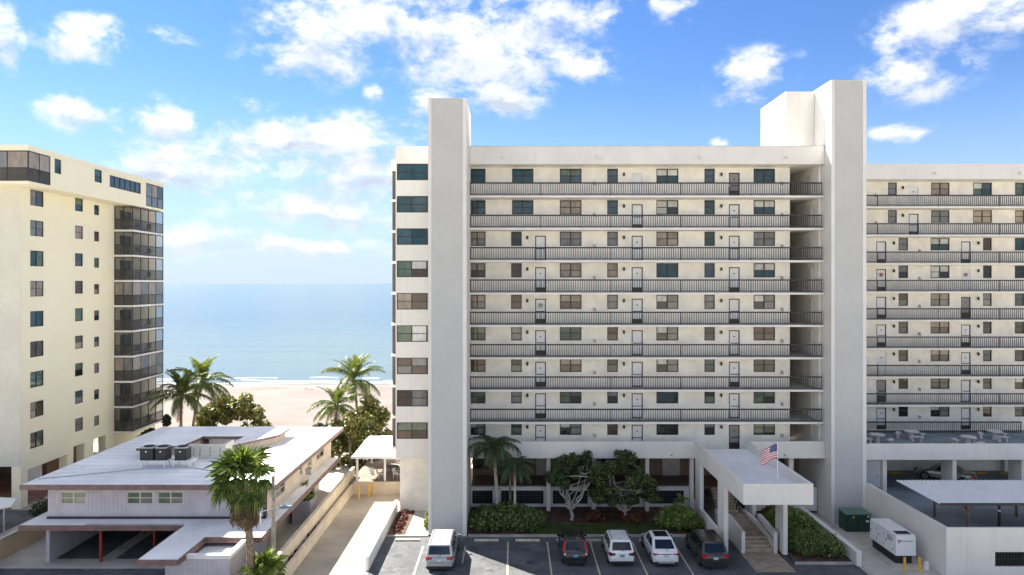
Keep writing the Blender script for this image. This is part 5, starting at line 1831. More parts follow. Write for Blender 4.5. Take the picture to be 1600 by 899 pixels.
# feathery palms in the front bed
feather_palm('largest feathery palm in the front hedge, thick grey trunk', (XP(777, 55.2), 55.2, .3), (XP(772, 55.2), 55.2, 6.4), (.05, 0), 'queen', 20, .93, 15, .17, .13, TRUNKG, 'feathery palms in the front hedge', dead=4)
feather_palm('pale-trunked feathery palm at the right of the front hedge pair', (XP(804, 54.6), 54.6, .3), (XP(804, 54.6), 54.6, 5.0), (.03, 0), 'queen', 14, .72, 16, .12, .09, pmat('pale_palm_bark', (.56, .52, .47), .9, .18, 4, .6, 12, fine=.2), 'feathery palms in the front hedge', dead=2)
feather_palm('slim brown-trunked palm behind the pale-trunked one in the hedge', (XP(797, 56.4), 56.4, .35), (XP(797, 56.4), 56.4, 4.6), (.0, 0), 'queen', 11, .62, 17, .10, .08, TRUNKP, 'feathery palms in the front hedge', dead=2)
feather_palm('small yellow-green sapling palm beside the entrance wall', (XP(1064, 55.5), 55.5, .35), (XP(1064, 55.5), 55.5, 2.1), (.03, 0), 'sapling', 0, 1, 19, .035, .025, TRUNKB, dead=0)
sap = [o for o in COL.objects if o.get('label', '').startswith('small yellow-green sapling')][0]
rr = random.Random(4)
for i in range(11):
    o = put('frond', fronds('sapling')[0], sap, (XP(1064, 55.5), 55.5, 2.1 - .09 * (i % 5)))
    o.rotation_euler = (0, -R(rr.uniform(-35, 25)), i * 2.4)
    o.scale = (.85,) * 3

# the big fan palm in the foreground, blown to the left, with its skirt of dead leaves
def fan_palm(label, base, top, nleaf, nskirt, seed, rl, wind, name='fan_palm', kinds=('fan', 'deadfan'), r0=.26, r1=.20):
    rng = random.Random(seed)
    t = thing(name, label, 'palm tree', base)
    path = trunk_path(base, top, (.08, 0), 10)
    n = len(path) - 1
    build('trunk', MB().tube(path, [r0 * (1 - i / n) + r1 * i / n + .012 * (i % 2) for i in range(n + 1)], 11), TRUNKD, t, smooth=50)
    T = path[-1]
    for i in range(nleaf):
        q = i / nleaf
        az = i * 2.39996 + rng.uniform(-.3, .3)
        el = 78 - 112 * q + rng.uniform(-12, 12)
        d = Vector((math.cos(az) * math.cos(R(el)), math.sin(az) * math.cos(R(el)), math.sin(R(el))))
        d = (d + Vector(wind) * (.35 + .5 * rng.random())).normalized()
        me = fronds(kinds[0])[min(len(fronds(kinds[0])) - 1, int(q * 3))]
        o = put('fan_leaf', me, t, T + Vector((0, 0, .15 - .4 * q)))
        o.rotation_euler = d.to_track_quat('X', 'Z').to_euler()
        s = rl * rng.uniform(.85, 1.12)
        o.scale = (s, s, s)
    for i in range(nskirt):
        az = i * 2.39996 + rng.uniform(-.3, .3)
        el = rng.uniform(-88, -62)
        d = Vector((math.cos(az) * math.cos(R(el)), math.sin(az) * math.cos(R(el)), math.sin(R(el)))) + Vector((wind[0] * .12, 0, 0))
        me = fronds(kinds[1])[i % 2]
        o = put('dead_leaf', me, t, T + Vector((.12 * math.cos(az), .12 * math.sin(az), -.25 - 1.3 * rng.random())))
        o.rotation_euler = d.normalized().to_track_quat('X', 'Z').to_euler()
        s = rl * rng.uniform(.8, 1.05)
        o.scale = (s, s, s * .7)
    return t
fan_palm('tall windblown fan palm with a skirt of dead leaves before the low house', (XP(394, 42.0), 42.0, 0), at(382, 750, 42.0), 46, 40, 3, 1.06, (-.72, -.05, -.02))
fan_palm('small bright green fan palm at the bottom edge by the driveway', (XP(415, 42.4), 42.4, 0), (XP(413, 42.4), 42.4, 1.3), 20, 0, 9, .98, (0, 0, .2), 'small_fan_palm', ('young', 'deadfan'), .12, .12)

# sea grape bushes between the houses and the beach
def bush(name, label, cat, base, clumps, n, size, seed, mat, stems=4, group=None, bark=None, **kw):
    t = thing(name, label, cat, base, group)
    rng = random.Random(seed)
    b = Vector(base)
    for i in range(stems):
        c = clumps[i % len(clumps)]
        e = Vector((c[0], c[1], c[2])) + Vector((rng.uniform(-.3, .3) * c[3], 0, 0))
        s = Vector((b.x + (c[0] - b.x) * .55 + rng.uniform(-.1, .1), b.y + (c[1] - b.y) * .55, b.z))
        m = s.lerp(e, .5) + Vector((rng.uniform(-.2, .2), rng.uniform(-.2, .2), 0)) * c[3] * .5
        r = max(.012, min(.12, .06 * c[5]))
        build('stem', MB().tube([s, m, e], [r, r * .75, r * .35], 6), bark or TRUNKB, t)
    put_cloud('foliage', t, mat, clumps, n, size, seed, **kw)
    return t
def clumps_in(px0, px1, py0, py1, Y, n, seed, rx=1.0, rz=.75, depth=2.0, jag=1.0):
    """clumps filling an uneven crown between two photo columns at distance Y"""
    rng = np.random.RandomState(seed)
    x0, x1, zt, zb = XP(px0, Y), XP(px1, Y), ZP(py0, Y), ZP(py1, Y)
    out = []
    for i in range(n):
        u = rng.rand()
        env = math.sin(math.pi * (.08 + .84 * u)) ** .6
        zz = zb + (zt - zb) * rng.rand() ** .8 * env
        out.append((x0 + (x1 - x0) * u, Y + depth * (rng.rand() - .5), zz, rx * (.6 + .8 * rng.rand()), rx * (.6 + .6 * rng.rand()), rz * (.6 + .8 * rng.rand())))
    return out
GB = 'sea grape bushes by the beach'
bush('sea_grape_bush', 'broad sea grape bush behind the low house roof, left of centre', 'bush', (XP(358, 84), 84, -.05), clumps_in(308, 420, 622, 690, 84, 44, 1, .85, .65, 3), 8200, .26, 41, GRAPE, 6, GB)
bush('sea_grape_bush', 'dark low sea grape at the foot of the cream tower', 'bush', (XP(255, 73), 73, -.02), clumps_in(224, 290, 656, 700, 73, 14, 2, .65, .5, 2), 1700, .26, 42, DUSKY, 4, GB)
bush('sea_grape_bush', 'tall sea grape bush left of the white building, front one', 'bush', (XP(543, 73), 73, -.02), clumps_in(503, 590, 640, 735, 73, 42, 3, .75, .75, 2.5), 8200, .22, 43, GRAPE, 6, GB)
bush('sea_grape_bush', 'rounded sea grape bush touching the white building, rear one', 'bush', (XP(578, 80), 80, -.02), clumps_in(540, 612, 622, 710, 80, 36, 4, .8, .75, 2.5), 6000, .24, 44, GRAPE, 5, GB)
bush('sea_grape_bush', 'small scrubby sea grape behind the roof edge at the foot of the leaning palm', 'bush', (XP(506, 86), 86, -.04), clumps_in(494, 520, 662, 672, 86, 6, 5, .5, .3, 1.0), 500, .2, 45, DUSKY, 3, GB)

# clipped shrubs in the front beds
def hedge(label, x0, x1, y0, y1, z0, h, n, seed, mat=HEDGE, size=.11, group=None, name='hedge', cat='hedge', r=.55, nc=None):
    rng = np.random.RandomState(seed)
    cl = []
    nc = nc or int((x1 - x0) * (y1 - y0) * 3) + 6
    for i in range(nc):
        u, v = rng.rand(), rng.rand()
        e = 1 - .35 * abs(2 * u - 1) ** 3 - .25 * abs(2 * v - 1) ** 3
        hh = h * e * (.8 + .2 * rng.rand())
        cl.append((x0 + .3 + (x1 - x0 - .6) * u, y0 + .3 + (y1 - y0 - .6) * v, z0 + hh * .55, r * (.8 + .5 * rng.rand()), r * (.8 + .5 * rng.rand()), hh * .5))
    return bush(name, label, cat, ((x0 + x1) / 2, (y0 + y1) / 2, z0), cl, n, size, seed, mat, 6, group, zmin=z0)
hedge('broad leafy hedge round the palm trunks beside the left tower', -3.35, 2.4, 53.15, 56.4, .15, 1.85, 15000, 51, HEDGE, .12, 'hedges in the front beds')
hedge('bright clipped hedge in the bed left of the entrance canopy', 11.4, 15.15, 53.2, 55.6, .18, 1.75, 10000, 52, HEDGE2, .10, 'hedges in the front beds')
hedge('bright hedge between the canopy column and the white ramp wall', 20.0, 23.7, 51.4, 55.6, .25, 1.7, 11000, 53, HEDGE2, .10, 'hedges in the front beds')
hedge('low dark hedge in front, at the foot of the white ramp wall', 20.1, 23.75, 48.0, 51.4, .14, 1.45, 10000, 54, HEDGE, .10, 'hedges in the front beds')
hedge('shrub beside the stair landing under the entrance canopy', 19.4, 20.6, 51.6, 55.0, .25, 1.0, 2600, 55, HEDGE2, .10, 'hedges in the front beds')
hedge('rust-coloured croton bush at the left tree foot', XP(915, 55), XP(945, 55), 54.8, 56.4, .3, .85, 1300, 56, CROTON, .14, 'croton bushes', 'croton_bush', 'bush', .4)
hedge('rust-coloured croton bush at the right tree foot', XP(972, 55), XP(1006, 55), 54.6, 55.9, .3, .8, 1300, 57, CROTON, .14, 'croton bushes', 'croton_bush', 'bush', .4)
hedge('dusky croton bush against the wall behind the ramp hedge', XP(1195, 56), XP(1240, 56), 55.4, 56.9, .35, 1.2, 1500, 58, CROTON, .14, 'croton bushes', 'croton_bush', 'bush', .4)
hedge('small rounded shrub at the left corner of the big fin tower', -7.0, -6.5, 53.9, 54.9, .06, 1.0, 900, 59, HEDGE2, .09, None, 'shrub', 'shrub', .3, 4)
hedge('taller yellowish shrub behind the rounded one at the fin tower corner', -7.0, -6.52, 55.6, 56.6, .06, 1.2, 900, 60, leafmat('yellow_shrub_leaf', (.10, .11, .02), (.34, .33, .08), .25), .09, None, 'shrub', 'shrub', .3, 4)
hedge('low red-leaved border plants in the bed along the driveway wall', -9.6, -8.5, 53.2, 58.6, .08, .32, 1300, 61, REDFL, .08, None, 'border_plants', 'plants', .2, 40)
hedge('row of small red-brown plants between the two driveway walls', -15.2, -14.98, 44.5, 54.0, .6, .4, 900, 62, REDFL, .09, None, 'border_plants', 'plants', .14, 22)
hedge('dark bush at the foot of the cream tower beside the low house', -39.6, -34.6, 55.5, 58.0, .0, 2.2, 5000, 63, DUSKY, .15, None, 'bush', 'bush', .8)
hedge('dark bush at the bottom left corner beside the tan wall', -37.6, -35.2, 43.4, 46.4, 1.55 - 1.55, 2.1, 3600, 64, DUSKY, .13, None, 'bush', 'bush', .7)
hedge('green bush in the passage between the low house and the boundary wall', -16.4, -15.5, 51.0, 54.0, .01, 1.3, 2200, 65, HEDGE, .12, None, 'bush', 'bush', .4)
hedge('broad-leaved plant growing in the lavender planter box', -17.7, -16.6, 55.8, 57.2, 1.70, 1.5, 260, 66, HEDGE2, .40, None, 'potted_plant', 'plant', .45, 5)

# two small trees with pale, forking trunks in front of the arcade
def small_tree(label, px, Y, zb, crown, n, seed, fork):
    rng = random.Random(seed)
    x = XP(px, Y)
    t = thing('small_tree', label, 'tree', (x, Y, zb), 'small trees in the front bed')
    k = 0
    base = Vector((x, Y, zb))
    tops = []
    mb = MB()
    mb.tube([base, base + Vector((.08, 0, .35)), base + Vector((-.05, .05, .8))], [.17, .13, .12], 8)
    start = base + Vector((-.05, .05, .75))
    build('trunk', mb, TRUNKG, t, smooth=60)
    cl = crown
    for i in range(fork):
        c = cl[i % len(cl)]
        e = Vector((c[0], c[1], c[2]))
        p, r = start.copy(), .095
        path = [p.copy()]
        rad = [r]
        for q in range(1, 7):
            f = q / 6
            tgt = start.lerp(e, f) + Vector((rng.uniform(-.22, .22), rng.uniform(-.2, .2), rng.uniform(-.08, .10))) * (1 - .4 * f)
            path.append(tgt)
            rad.append(.095 * (1 - .78 * f))
        b = build('branch', MB().tube(path, rad, 6), TRUNKG, t, smooth=60)
        for s in range(2):
            j = rng.randint(3, 5)
            c2 = cl[rng.randrange(len(cl))]
            e2 = Vector((c2[0], c2[1], c2[2]))
            m = path[j].lerp(e2, .5) + Vector((rng.uniform(-.2, .2), rng.uniform(-.2, .2), .1))
            build('twig', MB().tube([path[j], m, e2], [.045, .03, .012], 5), TRUNKG, b)
    put_cloud('crown', t, TREEL, cl, n, .13, seed, shell=.3, up=.7)
small_tree('left small tree with pale forked trunk and dark crown before the arcade', 893, 55.4, .4, clumps_in(860, 942, 712, 762, 55.4, 34, 71, .6, .42, 2.6), 9500, 72, 8)
small_tree('right small tree with pale trunk and dense dark crown before the arcade', 977, 55.2, .4, clumps_in(930, 1018, 712, 785, 55.2, 42, 73, .62, .48, 2.6), 12500, 74, 8)

# ------------------------------------------------------------------ cars
def paintmat(name, col, metal=0.0, rough=.28):
    if name in MATS:
        return MATS[name]
    m = pmat(name, col, rough, .03, 1.2, metal=metal, spec=.5)
    bs = m.node_tree.nodes['Principled BSDF']
    bs.inputs['Coat Weight'].default_value = .8
    bs.inputs['Coat Roughness'].default_value = .05
    return m

def car(label, loc, rz, paint, L=4.6, W=1.84, H=1.66, belt=.98, kind='suv', lamps='corner', sunroof=False, group=None, roofmat=None, platemat=None):
    """car built nose towards +Y; lofted body, tapered cabin with glazing, wheels, lamps, bumpers, mirrors, plate"""
    t = thing('parked_car', label, 'car', loc, group, rz)
    def lp(name, mb, m, sm=None, parent=None):
        mats = m if isinstance(m, list) else [m]
        return put(name, mb.mesh(name, mats, sm), parent or t, (0, 0, 0), local=True)
    hl, hw = L / 2, W / 2
    # body loft: stations (y, half width, sill height, shoulder height, middle rise)
    hood = belt - .02 if kind != 'van' else belt + .02
    st = [(-hl, .78, .42, belt - .16, .0), (-hl + .06, .90, .32, belt - .05, .0), (-hl + .22, .97, .26, belt, .01), (-hl + .7, 1.0, .24, belt, .01), (-.3 * hl, 1.0, .22, belt - .01, .01),
          (.1 * hl, 1.0, .22, belt - .03, .01), (.38 * hl, .995, .22, belt - .04, .02), (.62 * hl, .985, .24, hood - .10, .06), (hl - .35, .94, .26, hood - .22, .07), (hl - .10, .84, .30, hood - .34, .05), (hl, .66, .38, hood - .46, .0)]
    mb = MB()
    prev = None
    rings = []
    for (y, wf, zs, zb, rise) in st:
        w = hw * wf
        half = [(0, zs), (w * .80, zs), (w * .97, zs + .10), (w * 1.0, zs + .28), (w * .985, zb - .22), (w * .955, zb - .06), (w * .87, zb), (w * .5, zb + rise), (0, zb + rise * 1.2)]
        ring = [(p[0], y, p[1]) for p in half] + [(-p[0], y, p[1]) for p in half[-2:0:-1]]
        rings.append(ring)
    n = len(rings[0])
    vs = [p for r_ in rings for p in r_]
    fs = []
    for i in range(len(rings) - 1):
        for k in range(n):
            k2 = (k + 1) % n
            fs.append((i * n + k, i * n + k2, (i + 1) * n + k2, (i + 1) * n + k))
    fs.append(tuple(range(n - 1, -1, -1)))
    fs.append(tuple((len(rings) - 1) * n + k for k in range(n)))
    mb.add(vs, fs)
    body = lp('body', mb, paint, 42)
    # cabin: bottom on the belt line, top at the roof
    if kind == 'van':
        yb0, yb1, yt0, yt1, wt = -hl + .10, .66 * hl, -hl + .34, .30 * hl, .80
    elif kind == 'coupe':
        yb0, yb1, yt0, yt1, wt = -hl + .22, .50 * hl, -hl + 1.25, .14 * hl, .72
    elif kind == 'sedan':
        yb0, yb1, yt0, yt1, wt = -hl + .75, .50 * hl, -hl + 1.55, .12 * hl, .70
    else:
        yb0, yb1, yt0, yt1, wt = -hl + .12, .50 * hl, -hl + .52, .18 * hl, .76
    zb, zt = belt - .03, H
    wb_, wt_ = hw * .93, hw * wt
    B8 = [(-wb_, yb0, zb), (wb_, yb0, zb), (wb_, yb1, zb), (-wb_, yb1, zb), (-wt_, yt0, zt), (wt_, yt0, zt), (wt_, yt1, zt), (-wt_, yt1, zt)]
    bm = bmesh.new()
    bv = [bm.verts.new(p) for p in B8]
    for f in [(0, 3, 2, 1), (4, 5, 6, 7), (0, 1, 5, 4), (1, 2, 6, 5), (2, 3, 7, 6), (3, 0, 4, 7)]:
        bm.faces.new([bv[i] for i in f])
    # crown the roof a little, round all edges
    bmesh.ops.bevel(bm, geom=[e for e in bm.edges if (e.verts[0].co.z + e.verts[1].co.z) > zb * 2 + .05], offset=.11, segments=3, profile=.6, affect='EDGES')
    me = bpy.data.meshes.new('cabin')
    bm.to_mesh(me)
    bm.free()
    me.materials.append(roofmat or paint)
    me.shade_smooth()
    me.set_sharp_from_angle(angle=R(40))
    put('cabin', me, t, (0, 0, 0), local=True)
    V = [Vector(p) for p in B8]
    def glass(name, a, b, c, d, u0, u1, v0, v1, parent=None):
        """pane set just proud of the cabin face a-b-c-d (a,b bottom; d,c top)"""
        def P(u, v):
            return (a.lerp(b, u)).lerp(d.lerp(c, u), v)
        nn = (b - a).cross(d - a).normalized()
        q = [P(u0, v0), P(u1, v0), P(u1, v1), P(u0, v1)]
        mb = MB().hexa([q[0] - nn * .01, q[1] - nn * .01, q[2] - nn * .01, q[3] - nn * .01, q[0] + nn * .012, q[1] + nn * .012, q[2] + nn * .012, q[3] + nn * .012])
        return lp(name, mb, CARGL)
    glass('rear_window', V[0], V[1], V[5], V[4], .09, .91, .14 if kind != 'coupe' else .2, .84)
    glass('windscreen', V[2], V[3], V[7], V[6], .08, .92, .10, .88)
    for (a, b, c, d) in ((1, 2, 6, 5), (3, 0, 4, 7)):
        for (u0, u1) in (((.10, .34), (.37, .62), (.65, .88)) if kind in ('van', 'suv') else ((.16, .50), (.53, .86))):
            if a == 3:
                u0, u1 = 1 - u1, 1 - u0
            glass('side_window', V[a], V[b], V[c], V[d], u0, u1, .12, .80)
    # wheels
    r = .345 if kind != 'sedan' else .32
    for sx in (-1, 1):
        for y in (-hl + .92, hl - .88):
            ar = MB()
            ar.tube([(sx * (hw * .80), y, r + .01), (sx * (hw * .992), y, r + .01)], r + .075, 20)
            lp('wheel_arch', ar, BLACKT)
            tp = MB()
            xo = sx * (hw * .995)
            tp.tube([(sx * hw * .82, y, r), (xo - sx * .03, y, r), (xo, y, r), (xo + sx * .012, y, r)], [r * .98, r, r * .95, r * .72], 22)
            tyre = lp('wheel', tp, TYRE, 40)
            rp = MB()
            rp.tube([(xo + sx * .013, y, r), (xo + sx * .022, y, r)], r * .66, 18)
            lp('rim', rp, RIM, None, tyre)
            for q in range(5):
                an = 6.283 * q / 5
                hb = MB()
                hb.bar((xo + sx * .026, y, r), (xo + sx * .026, y + math.cos(an) * r * .6, r + math.sin(an) * r * .6), .04)
                lp('spoke', hb, BLACKT, None, tyre)
    # rear details
    yr = -hl
    lp('rear_bumper', MB().hexa([(-hw * .86, yr - .04, .34), (hw * .86, yr - .04, .34), (hw * .96, yr + .30, .30), (-hw * .96, yr + .30, .30), (-hw * .86, yr - .05, .60), (hw * .86, yr - .05, .60), (hw * .97, yr + .30, .62), (-hw * .97, yr + .30, .62)]), paint if kind in ('van', 'coupe') else paint, 30)
    lp('lower_valance', MB().hexa([(-hw * .82, yr - .05, .22), (hw * .82, yr - .05, .22), (hw * .9, yr + .4, .22), (-hw * .9, yr + .4, .22), (-hw * .86, yr - .055, .40), (hw * .86, yr - .055, .40), (hw * .965, yr + .3, .40), (-hw * .965, yr + .3, .40)]), BLACKT)
    lp('licence_plate', MB().box(-.16, .16, yr - .025, yr - .005, belt - .34, belt - .18) if kind != 'coupe' else MB().box(-.16, .16, yr - .025, yr - .005, belt - .30, belt - .16), platemat or PLATE)
    lp('garnish', MB().box(-.34, .34, yr + .0, yr + .03, belt - .155, belt - .125), CHROME)
    for s in (-1, 1):
        if lamps == 'tall':     # upright lamps that climb the rear pillars
            a, b = V[0 if s < 0 else 1], V[4 if s < 0 else 5]
            p0 = Vector((s * hw * .84, yr + .015, belt - .20))
            p1 = a.lerp(b, .88)
            mb = MB()
            o = Vector((s * .03, -.03, 0))
            i_ = Vector((-s * .17, 0, 0))
            q0 = [p0 + o, p0 + o + i_, p0 + o + i_ + Vector((0, .1, 0)), p0 + o + Vector((0, .1, 0))]
            mid = a + Vector((s * .02, -.03, .06))
            q1 = [mid, mid + i_, mid + i_ + Vector((0, .12, 0)), mid + Vector((s * .02, .14, 0))]
            q2 = [p1 + o * .6, p1 + o * .6 + i_ * .6, p1 + i_ * .6 + Vector((0, .1, 0)), p1 + Vector((s * .02, .12, 0))]
            for A_, B_ in ((q0, q1), (q1, q2)):
                mb.hexa(A_ + B_)
            lp('tail_lamp', mb, LAMPR)
            lp('reverse_lamp', MB().box(s * hw * .82 - .05, s * hw * .82 + .05, yr - .03, yr + .05, belt - .20, belt - .10), WHITE_P)
        elif lamps == 'thin':
            lp('tail_lamp', MB().hexa([(s * hw * .90, yr - .005, belt - .20), (s * hw * .50, yr - .012, belt - .13), (s * hw * .50, yr + .04, belt - .13), (s * hw * .94, yr + .22, belt - .18)] + [(s * hw * .90, yr - .0, belt - .08), (s * hw * .50, yr - .008, belt - .09), (s * hw * .50, yr + .04, belt - .09), (s * hw * .94, yr + .22, belt - .08)]), LAMPR)
        else:
            m = LAMPD if lamps == 'dark' else LAMPR
            lp('tail_lamp', MB().hexa([(s * hw * .90, yr - .01, belt - .26), (s * hw * .52, yr - .02, belt - .22), (s * hw * .52, yr + .05, belt - .22), (s * hw * .985, yr + .26, belt - .22), (s * hw * .88, yr + .0, belt - .04), (s * hw * .48, yr - .0, belt - .09), (s * hw * .48, yr + .06, belt - .09), (s * hw * .975, yr + .28, belt - .05)]), m)
        lp('head_lamp', MB().hexa([(s * hw * .55, hl - .02, hood - .50), (s * hw * .82, hl - .12, hood - .50), (s * hw * .84, hl - .22, hood - .50), (s * hw * .5, hl - .12, hood - .50), (s * hw * .55, hl - .06, hood - .38), (s * hw * .82, hl - .16, hood - .36), (s * hw * .86, hl - .3, hood - .34), (s * hw * .5, hl - .15, hood - .38)]), CHROME)
        ym = yb1 - .42
        mr = lp('mirror', MB().hexa([(s * hw * .98, ym - .06, belt + .0), (s * hw * 1.2, ym - .04, belt + .02), (s * hw * 1.2, ym + .06, belt + .02), (s * hw * .98, ym + .06, belt + .0), (s * hw * .98, ym - .06, belt + .13), (s * hw * 1.19, ym - .04, belt + .14), (s * hw * 1.19, ym + .06, belt + .14), (s * hw * .98, ym + .06, belt + .13)]), paint)
        lp('mirror_glass', MB().box(min(s * hw * 1.02, s * hw * 1.17), max(s * hw * 1.02, s * hw * 1.17), ym - .068, ym - .062, belt + .03, belt + .12), CARGL, None, mr)
        for y in (-.12 * hl, .28 * hl):
            lp('door_handle', MB().box(min(s * hw * .97, s * hw * 1.005), max(s * hw * .97, s * hw * 1.005), y - .10, y + .08, belt - .17, belt - .13), CHROME)
        if kind in ('suv', 'van'):
            rb = MB()
            rb.tube([(s * wt_ * .86, yt0 + .15, zt + .01), (s * wt_ * .86, yt0 + .28, zt + .055), (s * wt_ * .86, yt1 - .25, zt + .05), (s * wt_ * .86, yt1 - .1, zt + .0)], .02, 6)
            lp('roof_rail', rb, BLACKT if kind == 'suv' else paint)
    if lamps == 'thin':
        lp('light_bar', MB().box(-hw * .5, hw * .5, yr - .012, yr + .02, belt - .125, belt - .095), LAMPR)
        lp('skid_plate', MB().box(-hw * .62, hw * .62, yr - .07, yr - .03, .30, .38), GALV)
    if sunroof:
        lp('sunroof', MB().box(-wt_ * .72, wt_ * .72, yt1 - 1.25, yt1 - .2, zt - .005, zt + .008), CARGL)
    else:
        lp('roof_antenna', MB().hexa([(-.03, yt0 + .22, zt - .01), (.03, yt0 + .22, zt - .01), (.02, yt0 + .42, zt - .01), (-.02, yt0 + .42, zt - .01), (-.012, yt0 + .22, zt + .07), (.012, yt0 + .22, zt + .07), (.008, yt0 + .3, zt + .05), (-.008, yt0 + .3, zt + .05)]), BLACKT)
    lp('wiper', MB().bar(tuple(V[0].lerp(V[1], .5) + Vector((0, -.02, .06))), tuple(V[0].lerp(V[1], .75).lerp(V[4].lerp(V[5], .75), .35) + Vector((0, -.03, .0))), .02), BLACKT)
    return t

SILVER = paintmat('silver_blue_paint', (.36, .39, .41), .5)
WHITEC = paintmat('pearl_white_paint', (.78, .79, .80))
BLACKC = paintmat('dark_bronze_black_paint', (.030, .026, .024), .3)
BLACKC2 = paintmat('charcoal_paint', (.045, .040, .036), .3)
GREYC = paintmat('warm_silver_paint', (.38, .36, .32), .5)
CG = 'cars nosed up to the kerb'
car('silver-blue minivan parked in the sun at the foot of the left tower', (-4.95, 48.85, 0), 0, SILVER, 5.0, 1.99, 1.75, 1.05, 'van', 'corner', group=CG, roofmat=paintmat('silver_roof_paint', (.50, .50, .48), .3))
car('dark crossover with tall red tail lamps and a blue licence plate', (4.40, 49.5, 0), 0, BLACKC, 4.55, 1.82, 1.68, 1.00, 'suv', 'tall', group=CG, platemat=pmat('blue_plate', (.12, .42, .62), .4, .1, 20))
car('white boxy crossover with dark tail lamps, left of the two white cars', (7.62, 49.4, 0), 0, WHITEC, 4.4, 1.84, 1.64, 1.00, 'suv', 'dark', group=CG, platemat=pmat('green_plate', (.16, .32, .26), .4, .2, 20))
car('white sloping-roofed crossover with a glass sunroof, right of the two white cars', (10.65, 49.45, 0), 0, WHITEC, 4.7, 1.86, 1.62, 1.02, 'coupe', 'thin', True, group=CG)
car('charcoal estate-like crossover parked beside the entrance canopy column', (13.93, 49.1, 0), 0, BLACKC2, 4.95, 1.93, 1.76, 1.06, 'suv', 'corner', group=CG)
car('silver sedan parked at an angle in the garage under the terrace', (38.3, 60.4, 2.2), R(52), GREYC, 4.6, 1.8, 1.45, .93, 'sedan', 'corner')

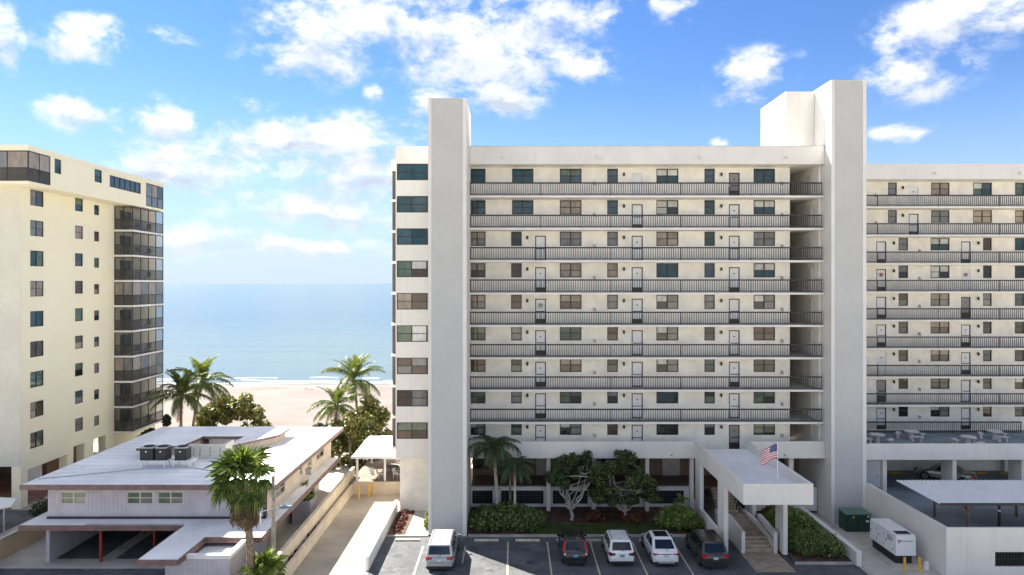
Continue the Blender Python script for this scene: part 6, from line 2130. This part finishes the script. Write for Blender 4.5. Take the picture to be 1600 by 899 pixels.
# ------------------------------------------------------------------ person at the foot of the upper stairs
def person():
    x, y, z = XP(1153, 55.7), 55.5, .785
    t = thing('person', 'person in dark clothes climbing the entrance stairs under the canopy', 'person', (x, y, z))
    V = {'pelvis': (0, 0, .95), 'waist': (0, .01, 1.10), 'chest': (0, .03, 1.32), 'neck': (0, .04, 1.50), 'headb': (0, .06, 1.57), 'headt': (0, .06, 1.74),
         'hipR': (.09, 0, .90), 'kneeR': (.10, .10, .50), 'ankR': (.10, .02, .09), 'toeR': (.11, .18, .03),
         'hipL': (-.09, .0, .90), 'kneeL': (-.10, .26, .62), 'ankL': (-.10, .22, .26), 'toeL': (-.11, .38, .22),
         'shR': (.19, .03, 1.43), 'elR': (.25, -.05, 1.17), 'wrR': (.24, .08, .95), 'haR': (.235, .12, .87),
         'shL': (-.19, .03, 1.43), 'elL': (-.26, .02, 1.17), 'wrL': (-.25, .18, 1.0), 'haL': (-.245, .24, .95)}
    rad = {'pelvis': .145, 'waist': .13, 'chest': .155, 'neck': .06, 'headb': .085, 'headt': .085, 'hip': .10, 'knee': .065, 'ank': .045, 'toe': .035, 'sh': .07, 'el': .048, 'wr': .034, 'ha': .036}
    E = [('pelvis', 'waist'), ('waist', 'chest'), ('chest', 'neck'), ('neck', 'headb'), ('headb', 'headt')]
    for s in 'RL':
        E += [('pelvis', 'hip' + s), ('hip' + s, 'knee' + s), ('knee' + s, 'ank' + s), ('ank' + s, 'toe' + s), ('chest', 'sh' + s), ('sh' + s, 'el' + s), ('el' + s, 'wr' + s), ('wr' + s, 'ha' + s)]
    # five fingers on each hand
    for s, sg in (('R', 1), ('L', -1)):
        hx, hy, hz = V['ha' + s]
        for k in range(5):
            a = (k - 2) * .018
            ln = (.045, .075, .08, .075, .06)[k]
            V['f%d%s' % (k, s)] = (hx + sg * .01 - (sg * .03 if k == 0 else 0), hy + a + .01, hz - ln)
            E.append(('ha' + s, 'f%d%s' % (k, s)))
    keys = list(V)
    me = bpy.data.meshes.new('body')
    me.from_pydata([V[k] for k in keys], [(keys.index(a), keys.index(b)) for a, b in E], [])
    o = put('body', me, t, (0, 0, 0), local=True)
    sk = o.modifiers.new('skin', 'SKIN')
    sk.use_smooth_shade = True
    sd = me.skin_vertices[0].data
    for i, k in enumerate(keys):
        r = rad.get(k) or rad.get(k[:-1]) or .010
        sd[i].radius = (r, r)
        sd[i].use_root = (k == 'pelvis')
    ss = o.modifiers.new('subdivision', 'SUBSURF')
    ss.levels = 2
    ss.render_levels = 2
    m = bpy.data.materials.new('dark_clothes_and_skin')
    m.use_nodes = True
    n = NT(m.node_tree)
    bs = n.n['Principled BSDF']
    tc = n.node('ShaderNodeTexCoord')
    sp = n.node('ShaderNodeSeparateXYZ')
    n.link(tc.outputs['Object'], sp.inputs[0])
    wv = n.noise(tc.outputs['Object'], 12, 3, .5)
    cl = n.mix(wv, (.012, .012, .016, 1), (.03, .03, .036, 1))
    skin = n.math('GREATER_THAN', sp.outputs[2], 1.49)
    cl = n.mix(skin, cl, (.42, .25, .17, 1))
    n.link(cl, bs.inputs['Base Color'])
    bs.inputs['Roughness'].default_value = .8
    me.materials.append(m)
    # hair, face and shoes
    def lp(name, mb, mm, sm=None):
        return put(name, mb.mesh(name, [mm], sm), t, (0, 0, 0), local=True)
    lp('hair', MB().tube([(0, .045, 1.60), (0, .045, 1.68), (0, .05, 1.76), (0, .055, 1.81)], [.105, .118, .105, .04], 12), pmat('dark_hair', (.03, .02, .015), .7), 80)
    lp('nose', MB().hexa([(-.015, .14, 1.62), (.015, .14, 1.62), (.012, .18, 1.62), (-.012, .18, 1.62), (-.01, .14, 1.67), (.01, .14, 1.67), (.008, .15, 1.67), (-.008, .15, 1.67)]), pmat('skin_tone', (.42, .25, .17), .6))
    shoe = pmat('white_sneaker', (.7, .7, .7), .7)
    for (cx, cy, cz) in ((.105, .08, .0), (-.105, .28, .19)):
        lp('shoe', MB().hexa([(cx - .045, cy - .11, cz), (cx + .045, cy - .11, cz), (cx + .045, cy + .15, cz), (cx - .045, cy + .15, cz), (cx - .035, cy - .10, cz + .09), (cx + .035, cy - .10, cz + .09), (cx + .03, cy + .13, cz + .045), (cx - .03, cy + .13, cz + .045)]), shoe, 30)
person()

# ------------------------------------------------------------------ things hung on doors
def wreath(x, y, z, r, mat, label, name='wreath'):
    path = [(x + r * math.cos(6.283 * i / 14), y, z + r * math.sin(6.283 * i / 14)) for i in range(15)]
    tag(build(name, MB().tube(path, [r * .26 * (1 + .25 * (i % 2)) for i in range(15)], 6, 0, False), mat, None, None, 60), label, 'wreath')
wreath(XP(844.6, 58.4), 58.40, FL(3) + 1.55, .17, pmat('silvery_wreath', (.40, .46, .42), .8, .2, 9), 'pale round wreath hung on a fifth-row walkway door nearest the left tower')
wreath(XP(1377, 66.5), 66.46, FL(4) + 1.6, .15, pmat('red_wreath', (.5, .08, .07), .8, .15, 9), 'red heart-coloured wreath on a door of the right wing beside the tall tower')
wreath(XP(1509, 66.5), 66.46, FL(4) + 1.6, .14, pmat('dark_red_wreath', (.35, .05, .06), .8, .15, 9), 'small red wreath on a plain white door of the right wing')
